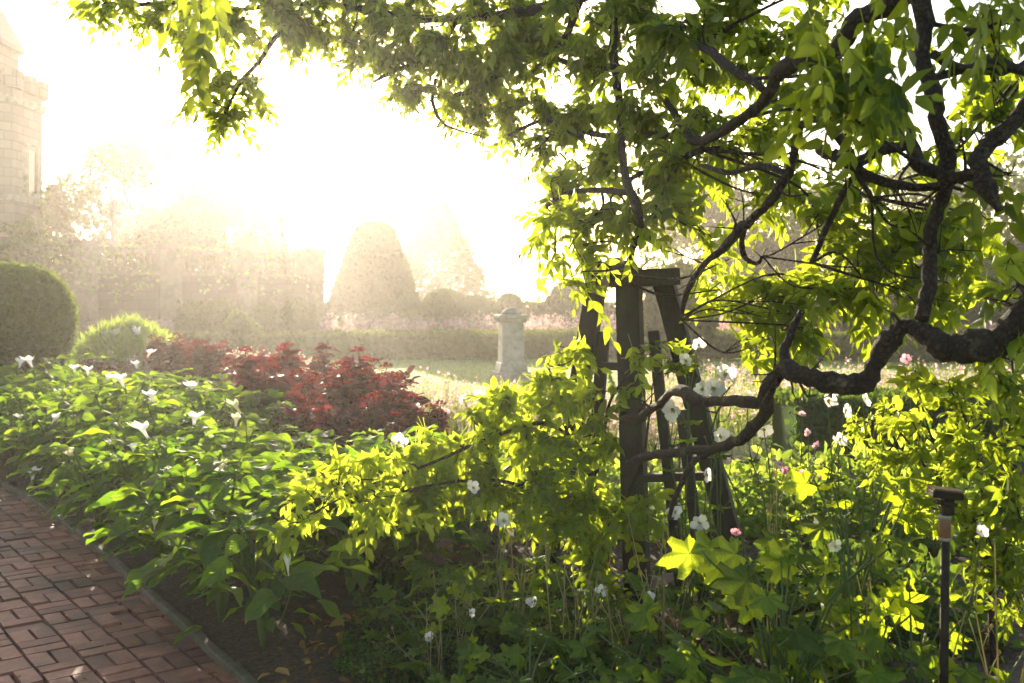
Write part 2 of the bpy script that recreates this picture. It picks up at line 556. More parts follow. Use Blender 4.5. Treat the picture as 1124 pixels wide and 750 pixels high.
def grid_leaf(nu=9, nv=7, width=0.6, peak=0.38, droop=0.3, fold=0.25, wave=0.05, seed=0, teeth=0.0):
    g = np.random.RandomState(seed)
    t = np.linspace(0, 1, nu)
    s = np.linspace(-1, 1, nv)
    a = math.log(0.5) / math.log(peak)
    w = np.sin(math.pi * np.clip(t, 0, 1) ** a) ** 0.85 * width / 2
    w[0] = 0.012
    w[-1] = 0.004
    T, Sg = np.meshgrid(t, s, indexing='ij')
    w2 = w[:, None] * (1 + teeth * ((np.arange(nu) % 2)[:, None] - .5) * (np.abs(Sg) > .9))
    x = T.copy() + 0.05 * np.abs(Sg) * np.sin(math.pi * T)
    y = Sg * w2
    z = np.abs(y) * fold - droop * T ** 2
    ph = g.rand() * 6
    z += wave * np.sin(T * 11 + ph) * np.abs(Sg) ** 1.5 * np.sign(Sg + .01) + wave * .6 * np.cos(T * 7 + ph * 2) * np.abs(Sg)
    y += 0.05 * np.sin(T * 3 + ph) * T
    v = np.stack([x, y, z], -1).reshape(-1, 3)
    i = np.arange(nu - 1)[:, None] * nv
    j = np.arange(nv - 1)[None]
    q = np.stack([i + j, i + nv + j, i + nv + j + 1, i + j + 1], -1).reshape(-1, 4)
    ta = np.stack([np.abs(Sg), T], -1).reshape(-1, 2)
    return v, {4: q}, ta


def lobed_leaf(seed=0, lobes=((-105, .55), (-52, .82), (0, 1.0), (52, .82), (105, .55)), n=61, notch=.44, serr=.10):
    g = np.random.RandomState(seed)
    th = np.linspace(-150, 150, n)
    r = np.zeros(n)
    for a, l in lobes:
        r = np.maximum(r, l * (1 - np.minimum(np.abs(th - a) / 30.0, 1) ** 1.15 * (1 - notch)))
    r = np.maximum(r, notch * .8)
    r *= 1 + serr * ((np.arange(n) % 3 == 0) - .35) + g.normal(0, .015, n)
    r[0] = r[-1] = .3
    rings = [0.04, .4, .72, 1.0]
    V, TA = [], []
    for k in rings:
        a = np.radians(th)
        x = .25 + np.cos(a) * r * k * .75
        y = np.sin(a) * r * k * .75
        pleat = .05 * np.cos(np.radians(th) * 360 / 52.) * k
        z = -.22 * (x ** 2 + y ** 2) + pleat + .04 * np.sin(y * 9 + seed) * k
        V.append(np.stack([x, y, z], 1))
        dmin = np.min([np.abs(th - l[0]) for l in lobes], axis=0) / 26.
        TA.append(np.stack([np.clip(dmin, 0, 1), np.full(n, k)], 1))
    V, TA = np.concatenate(V), np.concatenate(TA)
    i = np.arange(len(rings) - 1)[:, None] * n
    j = np.arange(n - 1)[None]
    q = np.stack([i + j, i + n + j, i + n + j + 1, i + j + 1], -1).reshape(-1, 4)
    return V, {4: q}, TA


LF = leaflet_t()
QUAD = (np.array([[0, 0, 0], [.5, -.45, .06], [1, 0, -.08], [.5, .45, .06]]), {4: np.array([[0, 1, 2, 3]])}, None)
DAT = [grid_leaf(11, 7, .56, .36, dr, .22, .05, k) for k, dr in enumerate((.15, .28, .42, .35))]
OVAL = [grid_leaf(7, 5, .58, .42, .2 + .1 * k, .25, .03, 20 + k) for k in range(2)]
LOB = [lobed_leaf(k) for k in range(3)]
TRI = [lobed_leaf(7 + k, ((-70, .85), (0, 1.0), (70, .85)), 43, .5, .1) for k in range(2)]


def leaves(mb, tpl, pos, d, size, wid=1.0, nj=0.5, young=None, up=(0, 0, 1), mat=0):
    """single leaves: direction d, normal near `up` with jitter"""
    n = len(pos)
    nm = unit(np.array(up)[None] * np.ones((n, 1)) + rng.normal(0, nj, (n, 3)))
    X, Y, Z = frames(d, nm)
    sz = (np.ones(n) * size)[:, None]
    mb.scatter(tpl[0], tpl[1], pos, X * sz, Y * sz * wid, Z * sz, young=young, ta=tpl[2], mat=mat)


def pinnate(mb, base, d, L, young, pairs=5, lf=0.068, lw=0.40, droop=0.4, nj=0.55, mat=0, nb=(0.05, -0.55, 0.75)):
    """compound wisteria leaves: a drooping rachis with paired leaflets and one at the end"""
    n = len(base)
    if n == 0:
        return
    nm = unit(np.array(nb) + rng.normal(0, nj, (n, 3)))
    X, Y, Z = frames(d, nm)
    L = np.ones(n) * L
    dr = droop * (0.5 + rng.rand(n))
    rn = rng.rand(n)
    g = np.array([0, 0, -1.0])

    def at(t):
        return base + X * (L * t)[:, None] + g * (L * dr * t * t)[:, None]

    def tan(t):
        return unit(X * L[:, None] + g * (2 * L * dr * t)[:, None])
    for k in range(pairs + 1):
        t = 0.28 + 0.72 * k / pairs
        p, tg = at(t), tan(t)
        prof = (0.75 + 0.5 * math.sin(math.pi * (k + 1) / (pairs + 1.5)))
        sides = (-1, 1) if k < pairs else (0,)
        for s in sides:
            c = 0.55 + 0.25 * rng.rand(n)
            dd = tg * c[:, None] + Y * (s * np.sqrt(1 - c * c))[:, None] + rng.normal(0, .13, (n, 3)) + g * (0.15 + .25 * rng.rand(n))[:, None]
            ln = unit(np.cross(tg, Y) + rng.normal(0, .35, (n, 3)))
            lx, ly, lz = frames(dd, ln)
            sz = (lf * prof * (0.65 + .6 * rng.rand(n)) * L / 0.26)[:, None]
            keep = rng.rand(n) > 0.05
            mb.scatter(LF[0], LF[1], p[keep], (lx * sz)[keep], (ly * sz * lw)[keep], (lz * sz)[keep],
                       rnd=np.clip(rn + rng.normal(0, .12, n), 0, 1)[keep], young=young[keep], ta=LF[2], mat=mat)
    # rachis: a thin folded ribbon
    ts = [0, .35, .7, 1.0]
    w = 0.0016
    V = np.stack([np.stack([at(t) - Y * w, at(t) + Z * w, at(t) + Y * w], 1) for t in ts], 1)   # n,4,3,3
    q = []
    for a in range(3):
        for b in range(2):
            q.append([a * 3 + b, a * 3 + b + 1, a * 3 + b + 4, a * 3 + b + 3])
    q = np.array(q)
    off = (np.arange(n) * 12)[:, None, None]
    T = np.tile([.5, .8, .5, .5], (n * 12, 1))
    mb.add(V.reshape(-1, 3), {4: (q[None] + off).reshape(-1, 4)}, T, mat)


# ------------------------------------------------------------------ ground, bed, path
def sheet(name, poly, z, mat, kind='structure', sub=0):
    import bmesh
    bm = bmesh.new()
    vs = [bm.verts.new((x, y, z)) for x, y in poly]
    bm.faces.new(vs)
    me = bpy.data.meshes.new(name)
    bm.to_mesh(me)
    bm.free()
    me.materials.append(mat)
    o = bpy.data.objects.new(name, me)
    COL.objects.link(o)
    if me.polygons[0].normal.z < 0:
        me.flip_normals()
    tag(o, kind=kind)
    return o


sheet('ground', [(-148, -38), (148, -38), (148, 148), (-148, 148)], 0.0, M['turf'])

# kerb line, near to far
KERB = spline([(1.0, 1.2), (0.36, 2.05), (-1.13, 4.16), (-3.02, 6.86), (-4.35, 8.5), (-6.4, 10.6), (-9.2, 13.2)], 8)
KD = np.array([-0.573, 0.819])
KN = np.array([0.819, 0.573])


def kerb_x(y):
    return np.interp(y, KERB[:, 1], KERB[:, 0])


def bedpt(s, n):
    """s metres along the kerb direction, n metres into the bed from the kerb line"""
    y0 = 0.0
    # walk along the kerb polyline by s measured as dot with KD
    sk = KERB @ KD
    x = np.interp(s, sk, KERB[:, 0])
    y = np.interp(s, sk, KERB[:, 1])
    return np.array([x, y]) + KN * n


bed_poly = [tuple(p) for p in KERB] + [(-6.0, 16.6), (-2.2, 12.5), (0.2, 10.2), (2.5, 9.6), (7.5, 9.2), (9, 1.2)]
# soil with a gently mounded, uneven surface
mb = MB()
nx, ny = 130, 120
gx, gy = np.meshgrid(np.linspace(-9.5, 9, nx), np.linspace(1.1, 17, ny), indexing='ij')
far_edge = np.interp(gx, [-9.5, -6.0, -2.2, .2, 2.5, 7.5, 9], [15.5, 16.6, 12.5, 10.2, 9.6, 9.2, 9.2])
kx = kerb_x(gy)
ins = (gx > kx + .02) & (gy < far_edge)
dk = np.clip((gx - kx) * .82, 0, 1)
gz = 0.040 + 0.035 * dk + 0.02 * np.sin(gx * 5.1 + gy * 3) * dk + rng.normal(0, .012, gx.shape) * dk
gx2 = np.where(gx < kx + .2, np.maximum(gx, kx + .03), gx)
V = np.stack([gx2, gy, gz], -1).reshape(-1, 3)
ii, jj = np.meshgrid(np.arange(nx - 1), np.arange(ny - 1), indexing='ij')
k0 = (ii * ny + jj).ravel()
q = np.stack([k0, k0 + ny, k0 + ny + 1, k0 + 1], 1)
okv = (ins | ((gx > kx - .15) & (gy < far_edge))).ravel()
q = q[okv[q].all(1)]
mb.add(V, {4: q})
tag(mb.build('flower_bed_soil', M['soil']), kind='structure')

# brick path: bricks in pairs, basket weave, on a mossy joint bed
pth = [tuple(p) for p in KERB] + [(-14, 13.2), (-14, 1.2)]
sheet('path_bed', pth, 0.004, M['joint'])
mb = MB()
bl, bw_, gap = 0.178, 0.083, 0.012
cell = bl + gap
ang = math.radians(38)
ca, sa = math.cos(ang), math.sin(ang)
for i in range(-85, 85):
    for j in range(-85, 85):
        cx0, cy0 = i * cell, j * cell
        X0, Y0 = cx0 * ca - cy0 * sa - 4.0, cx0 * sa + cy0 * ca + 6.0
        if not (1.6 < Y0 < 13 and -8.5 < X0 < kerb_x(Y0) + .1) or X0 < -Y0 * .62 - 1:
            continue
        for k in (-1, 1):
            ox, oy = ((0, k * (bw_ + gap) / 2) if (i + j) % 2 else (k * (bw_ + gap) / 2, 0))
            sx, sy = ((bl, bw_) if (i + j) % 2 else (bw_, bl))
            bx, by = X0 + ox * ca - oy * sa, Y0 + ox * sa + oy * ca
            if bx > kerb_x(by) + 0.10:
                continue
            h = 0.022 + rng.normal(0, .0035)
            mb.box((bx, by, h / 2 + .002), (sx + rng.normal(0, .002), sy + rng.normal(0, .002), h), ang + rng.normal(0, .008), .975,
                   (rng.normal(0, .0012), rng.normal(0, .0012)), tint=[rng.rand(), rng.rand(), .5, .5])
tag(mb.build('brick_path', M['brick'], smooth=False), kind='structure')
# kerb strip along the bed
mb = MB()
kp = KERB[2:]
for off, z in (((-0.05), 0), ):
    L_, R_ = [], []
tn = unit(np.gradient(KERB, axis=0))
nr = np.stack([tn[:, 1], -tn[:, 0]], 1)
n = len(KERB)
jit = rng.normal(0, .003, (n, 2))
prof = [(-.026, -.05), (-.026, .045), (-.02, .054), (.012, .057), (.018, .05), (.018, -.05)]
V = np.concatenate([[[KERB[i, 0] + nr[i, 0] * a + jit[i, 0], KERB[i, 1] + nr[i, 1] * a, b + jit[i, 1]] for a, b in prof] for i in range(n)])
k = len(prof)
q = np.array([[i * k + j, i * k + j + 1, (i + 1) * k + j + 1, (i + 1) * k + j] for i in range(n - 1) for j in range(k - 1)])
mb.add(V, {4: q[:, ::-1]})
tag(mb.build('path_kerb', M['kerb'], smooth=False), kind='structure')

# lawn round the pedestal, beyond the bed
th = np.linspace(0, 2 * math.pi, 72, endpoint=False)
LC, LRX, LRY = np.array([1.0, 20.3]), 15.0, 6.6
sheet('lawn', [(LC[0] + LRX * math.cos(a), LC[1] + LRY * math.sin(a)) for a in th], 0.006, M['lawn'])
sheet('gravel_walk', [(-40, 45.5), (40, 45.5), (40, 49), (-40, 49)], 0.005, M['gravel'])


def inlawn(x, y, k=1.0):
    return ((x - LC[0]) / LRX) ** 2 + ((y - LC[1]) / LRY) ** 2 < k


mb = MB()
n = 42000
x = LC[0] + LRX * (rng.rand(n) * 2 - 1)
y = LC[1] + LRY * (rng.rand(n) * 2 - 1)
kp = inlawn(x, y) & (np.abs(x) < .62 * y)
x, y = x[kp], y[kp]
n = len(x)
d = unit(np.stack([rng.normal(0, .5, n), rng.normal(0, .5, n), np.ones(n)], 1))
leaves(mb, QUAD, np.stack([x, y, np.zeros(n)], 1), d, .05 + .04 * rng.rand(n), .16, 1.0, rng.rand(n), (0, 1, 0))
tag(mb.build('lawn_grass', M['grass']), 'short mown grass on the round lawn about the pedestal', 'grass', kind='stuff')


# ------------------------------------------------------------------ shrubs, hedges, trees
def shrub_mesh(rx, ry, rz, n, leaf, core=.86, lump=.10, zc=None, wid=1.1, nj=.3, tpl=QUAD):
    """leafy ellipsoid standing on z=0"""
    zc = rz if zc is None else zc
    mb = MB()
    u = rdir(n)
    f = [(rdir(1)[0] * 4, rng.rand() * 6) for _ in range(7)]
    lum = sum(np.sin(u @ a * 1.3 + b) for a, b in f) / 7
    r = 1 + lump * 2 * lum - rng.rand(n) ** 2 * .16
    pos = u * r[:, None] * np.array([rx, ry, rz]) + np.array([0, 0, zc])
    ok = pos[:, 2] > 0.02
    pos, u = pos[ok], u[ok]
    n = len(pos)
    d = unit(u * .6 + rng.normal(0, .7, (n, 3)) + np.array([0, 0, .25]))
    nm = unit(u + rng.normal(0, nj, (n, 3)))
    X, Y, Z = frames(d, nm)
    sz = (leaf * (.6 + .8 * rng.rand(n)))[:, None]
    sz = sz * 1.35
    mb.scatter(tpl[0], tpl[1], pos, X * sz, Y * sz * wid, Z * sz, rnd=.5 + rng.normal(0, .09, n), young=np.clip(.35 + .3 * u[:, 2] + rng.normal(0, .07, n), 0, 1), ta=tpl[2])
    # inner mass of twigs and leaves
    a = np.linspace(0.02, math.pi - .02, 12)
    prof = np.stack([np.sin(a) * core, -np.cos(a) * core], 1)
    t0 = mb.n
    mb.lathe(prof, seg=20, wob=.08)
    mb.v[-1] = mb.v[-1] * np.array([rx, ry, rz]) + np.array([0, 0, zc])
    mb.v[-1][:, 2] = np.maximum(mb.v[-1][:, 2], 0.0)
    return mb


def stem_mesh(h, r, n=4, spread=.2):
    mb = MB()
    for i in range(n):
        a = rng.rand() * 6.3
        e = np.array([math.cos(a) * spread, math.sin(a) * spread, h])
        mb.tube(spline([np.zeros(3), e * [.3, .3, .5], e], 4), np.linspace(r, r * .5, 9), 5)
    return mb


def shrub(name, label, cat, loc, r3, n, leaf, mat, group=None, **kw):
    t = thing(name, label, cat, loc, group)
    m_ = shrub_mesh(*r3, n, leaf, **kw)
    m_.build('foliage', mat, t, origin=(0, 0, 0))
    stem_mesh(r3[2], .03, 4, r3[0] * .4).build('stem', M['bark'], t, origin=(0, 0, 0))
    return t


def ground_at(px, Y):
    return np.array([(px - CX) / F * Y, Y, 0.0])


# conical topiary
def revolve_leaves(prof, n, leaf, lump=.01):
    """leaf-covered solid of revolution"""
    prof = np.asarray(prof, float)
    seg = np.linalg.norm(np.diff(prof, axis=0), axis=1) * (prof[:-1, 0] + prof[1:, 0])
    c = np.concatenate([[0], np.cumsum(seg)])
    s = rng.rand(n) * c[-1]
    k = np.clip(np.searchsorted(c, s) - 1, 0, len(seg) - 1)
    f = (s - c[k]) / seg[k]
    r = prof[k, 0] + (prof[k + 1, 0] - prof[k, 0]) * f
    z = prof[k, 1] + (prof[k + 1, 1] - prof[k, 1]) * f
    tg = prof[k + 1] - prof[k]
    a = rng.rand(n) * 2 * math.pi
    nr_ = unit(np.stack([tg[:, 1] * np.cos(a), tg[:, 1] * np.sin(a), -tg[:, 0]], 1))
    r = r * (1 + lump * np.sin(a * 5 + z * 2) + rng.normal(0, .012, n))
    pos = np.stack([r * np.cos(a), r * np.sin(a), z], 1)
    mb = MB()
    d = unit(nr_ * .7 + rng.normal(0, .7, (n, 3)))
    X, Y, Z = frames(d, unit(nr_ + rng.normal(0, .25, (n, 3))))
    sz = (leaf * (.6 + .8 * rng.rand(n)))[:, None]
    mb.scatter(QUAD[0], QUAD[1], pos, X * sz, Y * sz, Z * sz, rnd=.5 + rng.normal(0, .07, n), young=np.clip(.4 + rng.normal(0, .05, n), 0, 1))
    core = prof * np.array([.955, 1.0])
    core[-1, 1] *= .985
    mb.lathe(core, seg=28, wob=.02)
    return mb


t = thing('topiary_cone', 'tall clipped evergreen cone with a flat rounded top, standing out in the mist', 'topiary', ground_at(411, 43))
revolve_leaves([(1.9, 0), (2.06, .3), (2.02, .8), (1.83, 1.5), (1.5, 2.6), (1.16, 3.6), (.89, 4.35), (.76, 4.66), (.52, 4.84), (.2, 4.9), (.03, 4.91)], 30000, .15).build('foliage', M['box'], t, origin=(0, 0, 0))
mb = MB()
mb.tube([(0, 0, 0), (0, 0, 2.2), (0, 0, 4.4)], [.14, .1, .03], 8)
mb.build('trunk', M['bark'], t, origin=(0, 0, 0))

# rounded shrubs on short stems along the terrace and behind the pedestal
ball = None
BALLS = [(214, 31, .58, 1.55, 'clipped round shrub at the left end of the ball row below the terrace wall'),
         (243, 30, .64, 1.62, 'largest round shrub of the left pair below the terrace wall'),
         (291, 31, .52, 1.52, 'clipped round shrub at the left of the pair under the right slender post'),
         (326, 30.5, .62, 1.6, 'round shrub below the right hand corner of the terrace wall'),
         (489, 36, .92, 1.95, 'broad clipped ball shrub with glowing rim right of the topiary cone'),
         (521, 38, .72, 1.75, 'clipped ball shrub between the broad ball and the stone pedestal'),
         (559, 40, .66, 1.85, 'small clipped ball shrub rising just behind the pedestal cap'),
         (452, 41, .55, 1.2, 'low ball shrub at the right foot of the topiary cone')]
for px, Y, r, top, lab in BALLS:
    if ball is None:
        ball = thing('round_shrub', lab, 'shrub', ground_at(px, Y), 'clipped round shrubs in the misty garden')
        m_ = shrub_mesh(1, 1, 1, 9000, .085, zc=1.35, lump=.03)
        m_.build('foliage', M['box'], ball, origin=(0, 0, 0))
        stem_mesh(1.0, .05, 3, .15).build('stem', M['bark'], ball, origin=(0, 0, 0))
        o = ball
    else:
        o = dup(ball, ground_at(px, Y), rng.rand() * 6, 1, lab)
    o.scale = (r, r, top / 2.35)
shrub('dark_shrub', 'small dark shrub in front of the left pair of round shrubs', 'shrub', ground_at(263, 25), (.42, .42, .62), 1600, .09, M['dark'])
shrub('large_round_shrub', 'large leafy round shrub at left edge, in front of ivy covered terrace wall', 'shrub', ground_at(14, 13), (.74, .74, .80), 18000, .05, M['ivy'], zc=1.27, lump=.03, core=.72, nj=.8)
shrub('misty_shrub', 'dome shaped shrub fading into mist between pedestal and timber tripod', 'shrub', ground_at(622, 44), (1.0, 1.0, 1.15), 3500, .13, M['box'])
shrub('bare_bush', 'pale twiggy bush seen in mist between the tripod posts', 'shrub', ground_at(742, 24), (1.0, .8, 1.2), 2600, .10, M['far'])
shrub('grey_bush', 'grey leafy bush in mist beneath the drooping leaves right of the tripod', 'shrub', ground_at(935, 30), (1.5, 1.2, 1.3), 3600, .12, M['far'])
shrub('low_hill_bush', 'broad bush in mist at the right behind the gnarled limb', 'shrub', ground_at(1060, 33), (2.4, 1.5, 1.6), 4500, .13, M['box'])

# clipped hedge blocks that edge the lawn
def hedge_strip(name, label, arc, w, h, n, leaf, mat):
    """low clipped hedge following a ground line"""
    arc = np.asarray(arc, float)
    mb = MB()
    tn = unit(np.gradient(arc, axis=0))
    nr = np.stack([-tn[:, 1], tn[:, 0]], 1)
    prof = np.array([(-w / 2, 0), (-w / 2, h * .93), (-w / 2 * .9, h), (w / 2 * .9, h), (w / 2, h * .93), (w / 2, 0)])
    V = np.concatenate([[[a[0] + c[0] * p * .97, a[1] + c[1] * p * .97, z * .97] for p, z in prof] for a, c in zip(arc, nr)])
    k = len(prof)
    m = len(arc)
    q = np.array([[i * k + j, i * k + j + 1, (i + 1) * k + j + 1, (i + 1) * k + j] for i in range(m - 1) for j in range(k - 1)])
    mb.add(V, {4: q, 6: np.array([list(range(k)), list(range((m - 1) * k, m * k))[::-1]])})
    s = rng.rand(n) * (m - 1.001)
    i = s.astype(int)
    f = (s - i)[:, None]
    c = arc[i] * (1 - f) + arc[i + 1] * f
    nn = nr[i]
    per = np.array([h, w, h])
    which = rng.choice(3, n, p=per / per.sum())
    a = rng.rand(n)
    off = np.where(which == 0, -w / 2, np.where(which == 2, w / 2, (a - .5) * w))
    z = np.where(which == 1, h, a * h)
    nrm = np.where((which == 1)[:, None], [[0, 0, 1]], np.concatenate([nn * np.where(which == 0, -1, 1)[:, None], np.zeros((n, 1))], 1))
    pos = np.concatenate([c + nn * off[:, None], z[:, None]], 1) + rng.normal(0, .025, (n, 3))
    X, Y, Z = frames(unit(nrm * .6 + rng.normal(0, .7, (n, 3)) + [0, 0, .3]), unit(nrm + rng.normal(0, .3, (n, 3))))
    sz = (leaf * (.6 + .8 * rng.rand(n)))[:, None]
    mb.scatter(QUAD[0], QUAD[1], pos, X * sz, Y * sz, Z * sz, rnd=.5 + rng.normal(0, .08, n), young=np.clip(.4 + .5 * (which == 1) + rng.normal(0, .07, n), 0, 1))  # top face gets the paler young-leaf tint, painting in a sunlit hedge top
    o = mb.build(name, mat)
    tag(o, label, 'hedge')
    return o


aa = np.linspace(R(35), R(150), 40)
hedge_strip('clipped_hedge', 'low clipped hedge curving along far side of the round lawn behind the pedestal',
            np.stack([LC[0] + (LRX + 1.2) * np.cos(aa), LC[1] + (LRY + 1.2) * np.sin(aa)], 1), 2.0, .62, 26000, .13, M['box'])
hedge_strip('far_hedge', 'long straight hedge in mist behind the ball shrubs and topiary cone',
            np.stack([np.linspace(-9.5, 22, 30), np.full(30, 44.5) + np.linspace(0, 3, 30)], 1), 1.1, 1.35, 20000, .2, M['box'])
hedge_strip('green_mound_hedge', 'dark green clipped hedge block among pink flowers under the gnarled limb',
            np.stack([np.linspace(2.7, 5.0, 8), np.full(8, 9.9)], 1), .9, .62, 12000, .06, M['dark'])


# trees in the mist
def tree(name, label, loc, H, crown, n, leaf, trunk_r=.25, group=None, conifer=False, mat='far'):
    t = thing(name, label, 'tree', loc, group)
    tb, cb = MB(), MB()
    tb.tube(spline([(0, 0, 0), (rng.normal(0, .1), 0, H * .3), (rng.normal(0, .2), 0, H * .6), (0, 0, H * .92)], 4), np.linspace(trunk_r, trunk_r * .2, 13), 8)
    if conifer:
        zz = rng.rand(n) ** 1.25
        a = rng.rand(n) * 2 * math.pi
        rr = crown * (1 - zz) ** .8 * (.55 + .45 * rng.rand(n) ** .5) * (1 + .22 * np.sin(a * 4 + zz * 30))
        pos = np.stack([rr * np.cos(a), rr * np.sin(a), H * (.06 + .94 * zz) - rr * .22], 1)
        out = np.stack([np.cos(a), np.sin(a), -.3 + 0 * a], 1)
        leaves(cb, QUAD, pos, unit(out + rng.normal(0, .4, (n, 3))), leaf * (.6 + .9 * rng.rand(n)), .7, .5, rng.rand(n))
        for k in range(14):
            z = H * (.1 + .8 * k / 14)
            a0 = rng.rand() * 6.3
            e = crown * (1 - z / H) ** .8 * .8
            tb.tube([(0, 0, z), (math.cos(a0) * e, math.sin(a0) * e, z - e * .2)], [.05, .02], 5)
    else:
        k = 26
        cl = []
        for i in range(k):
            u = rdir(1)[0]
            c = np.array([u[0] * crown * .8, u[1] * crown * .8, H * .62 + u[2] * H * .30])
            r = crown * (.22 + .2 * rng.rand())
            cl.append((c, r))
            b = np.array([0, 0, H * (.25 + .35 * rng.rand())])
            tb.tube(spline([b, (b + c) / 2 + rng.normal(0, .3, 3), c], 4), np.linspace(trunk_r * .4, .03, 9), 5)
        m = n // k
        for c, r in cl:
            u = rdir(m)
            pos = c + u * (r * (.4 + .6 * rng.rand(m) ** .5))[:, None] * np.array([1.15, 1.15, .7])
            leaves(cb, QUAD, pos, unit(u + rng.normal(0, .8, (m, 3))), leaf * (.6 + .8 * rng.rand(m)), .8, 1.0, rng.rand(m))
    tb.build('trunk', M['bark'], t, origin=(0, 0, 0))
    cb.build('crown', M[mat], t, origin=(0, 0, 0))
    return t


G_T = 'trees fading into the mist'
tree('conifer', 'pointed conifer in mist right beside the stone tower', ground_at(60, 52), 7.6, 1.9, 5000, .35, group=G_T, conifer=True)
tree('broadleaf_tree', 'tall spreading tree in mist above the terrace wall near the left slender post', ground_at(160, 58), 11.2, 5.0, 9000, .34, group=G_T)
tree('broadleaf_tree', 'lower spreading tree in mist above the terrace wall, between the two slender posts', ground_at(245, 60), 8.3, 4.4, 7500, .34, group=G_T)
tree('broadleaf_tree', 'pale small tree in mist just left of the wall corner post', ground_at(300, 66), 6.2, 2.8, 4500, .32, group=G_T)
tree('conifer', 'broad conifer fading in mist right behind the topiary cone', ground_at(482, 66), 8.2, 4.0, 9000, .42, group=G_T, conifer=True)
tree('broadleaf_tree', 'grey misty tree seen through the leaf gap right of the tripod', ground_at(800, 52), 8.4, 4.2, 9000, .30, group=G_T)
tree('broadleaf_tree', 'misty tree behind the leaves near the hanging dark stub at right', ground_at(1075, 48), 8.6, 5.0, 9000, .30, group=G_T)
tree('broadleaf_tree', 'faint tree in mist behind the middle of the wisteria leaves', ground_at(935, 60), 8.6, 5.0, 7000, .34, group=G_T)

# ------------------------------------------------------------------ castle tower, terrace wall, slender posts
TY = 34.0
tc = ground_at(-46, TY)
t = thing('stone_tower', 'misty stone castle tower with narrower turret on top, at the left edge', 'tower', tc)


def octa(mb, r0, r1, z0, z1, n=8, rot=R(22.5)):
    a = np.arange(n) / n * 2 * math.pi + rot
    v = np.concatenate([np.stack([np.cos(a) * r0, np.sin(a) * r0, a * 0 + z0], 1), np.stack([np.cos(a) * r1, np.sin(a) * r1, a * 0 + z1], 1)])
    i = np.arange(n)
    j = (i + 1) % n
    mb.add(v, {4: np.stack([i, j, n + j, n + i], 1), n: np.array([list(range(n))[::-1], list(range(n, 2 * n))])})


rt = 84 / F * TY
mb = MB()
octa(mb, rt, rt, 0, 8.7)
mb.build('wall', M['stone'], t, smooth=False, origin=(0, 0, 0))
mb = MB()
octa(mb, rt * 1.045, rt * 1.045, 4.9, 5.12)
mb.build('string_course', M['dressed'], t, smooth=False, origin=(0, 0, 0))
mb = MB()
octa(mb, rt * 1.03, rt * 1.06, 8.15, 8.4)
mb.build('cornice', M['dressed'], t, smooth=False, origin=(0, 0, 0))
for k in range(8):
    for s in (-.55, 0, .55):
        a = k * math.pi / 4
        cpt = np.array([math.cos(a), math.sin(a)]) * (rt * .925) + np.array([-math.sin(a), math.cos(a)]) * s * rt * .62
        mb = MB()
        mb.box((cpt[0], cpt[1], 9.0 - .06), (.34, .46, .6), a)
        mb.build('merlon', M['stone'], t, smooth=False, origin=(0, 0, 0))
tr_ = 60 / F * TY
mb = MB()
octa(mb, tr_, tr_, 8.705, 10.2)
mb.build('turret', M['stone'], t, smooth=False, origin=(0, 0, 0))
mb = MB()
octa(mb, tr_ * 1.10, tr_ * 1.10, 10.2, 10.36)
octa(mb, tr_ * 1.10, .06, 10.36, 14.1)
mb.build('roof', M['slate'], t, smooth=False, origin=(0, 0, 0))
for a, z in ((-90, 5.9), (-45, 5.9), (-45, 3.2), (0, 6.0)):
    a = R(a)
    ap = rt * math.cos(R(22.5))
    w_ = MB()
    w_.box((math.cos(a) * (ap + .02), math.sin(a) * (ap + .02), z), (.16, .62, 1.5), a)
    fr = w_.build('window', M['glass'], t, smooth=False, origin=(0, 0, 0))
    w_ = MB()
    for sx in (-.38, .38):
        w_.box((math.cos(a) * (ap + .05) - math.sin(a) * sx, math.sin(a) * (ap + .05) + math.cos(a) * sx, z), (.22, .13, 1.5), a)
    w_.box((math.cos(a) * (ap + .05), math.sin(a) * (ap + .05), z + .83), (.24, .95, .16), a)
    w_.box((math.cos(a) * (ap + .06), math.sin(a) * (ap + .06), z - .82), (.26, .95, .14), a)
    w_.build('frame', M['dressed'], fr, smooth=False, origin=(0, 0, 0))


def ivy(name, label, pos, nrm, leaf=.13, mat='ivy'):
    mb = MB()
    n = len(pos)
    X, Y, Z = frames(unit(np.array([0, 0, -.6]) + rng.normal(0, .6, (n, 3)) + nrm * .4), unit(nrm + rng.normal(0, .5, (n, 3))))
    sz = (leaf * (.6 + .8 * rng.rand(n)))[:, None]
    mb.scatter(QUAD[0], QUAD[1], pos, X * sz, Y * sz * 1.2, Z * sz, young=rng.rand(n))
    return tag(mb.build(name, M[mat]), label, 'ivy')


# ivy on the tower's lower faces, thinning upwards
n = 9000
a = R(-115) + rng.rand(n) * R(135)
kf = np.round(a / (math.pi / 4)) * (math.pi / 4)
ra = rt * math.cos(R(22.5)) / np.cos(a - kf)
z = rng.rand(n) ** 1.3 * (5.0 + .8 * np.sin(a * 3.2))
dr_ = ra + .06 + .18 * rng.rand(n)
pos = np.stack([tc[0] + np.cos(a) * dr_, tc[1] + np.sin(a) * dr_, z], 1)
kp = (np.sin(a * 9 + z * .9) + np.sin(z * 2.2 + a * 4) > -1.0)
ivy('tower_ivy', 'green ivy climbing the lower half of the stone tower', pos[kp], np.stack([np.cos(a), np.sin(a), 0 * a], 1)[kp])

# terrace wall with balustrade
A0, A1 = ground_at(-30, 31.5)[:2], ground_at(350, 40)[:2]
wd = A1 - A0
WL = np.linalg.norm(wd)
wd /= WL
wa = math.atan2(wd[1], wd[0])
wn = np.array([wd[1], -wd[0]])
t = thing('terrace_wall', 'long stone terrace wall with balustrade on top, grown over and misty', 'wall', (A0[0], A0[1], 0))


def wp(s, off=0.0):
    return wd * s + wn * off


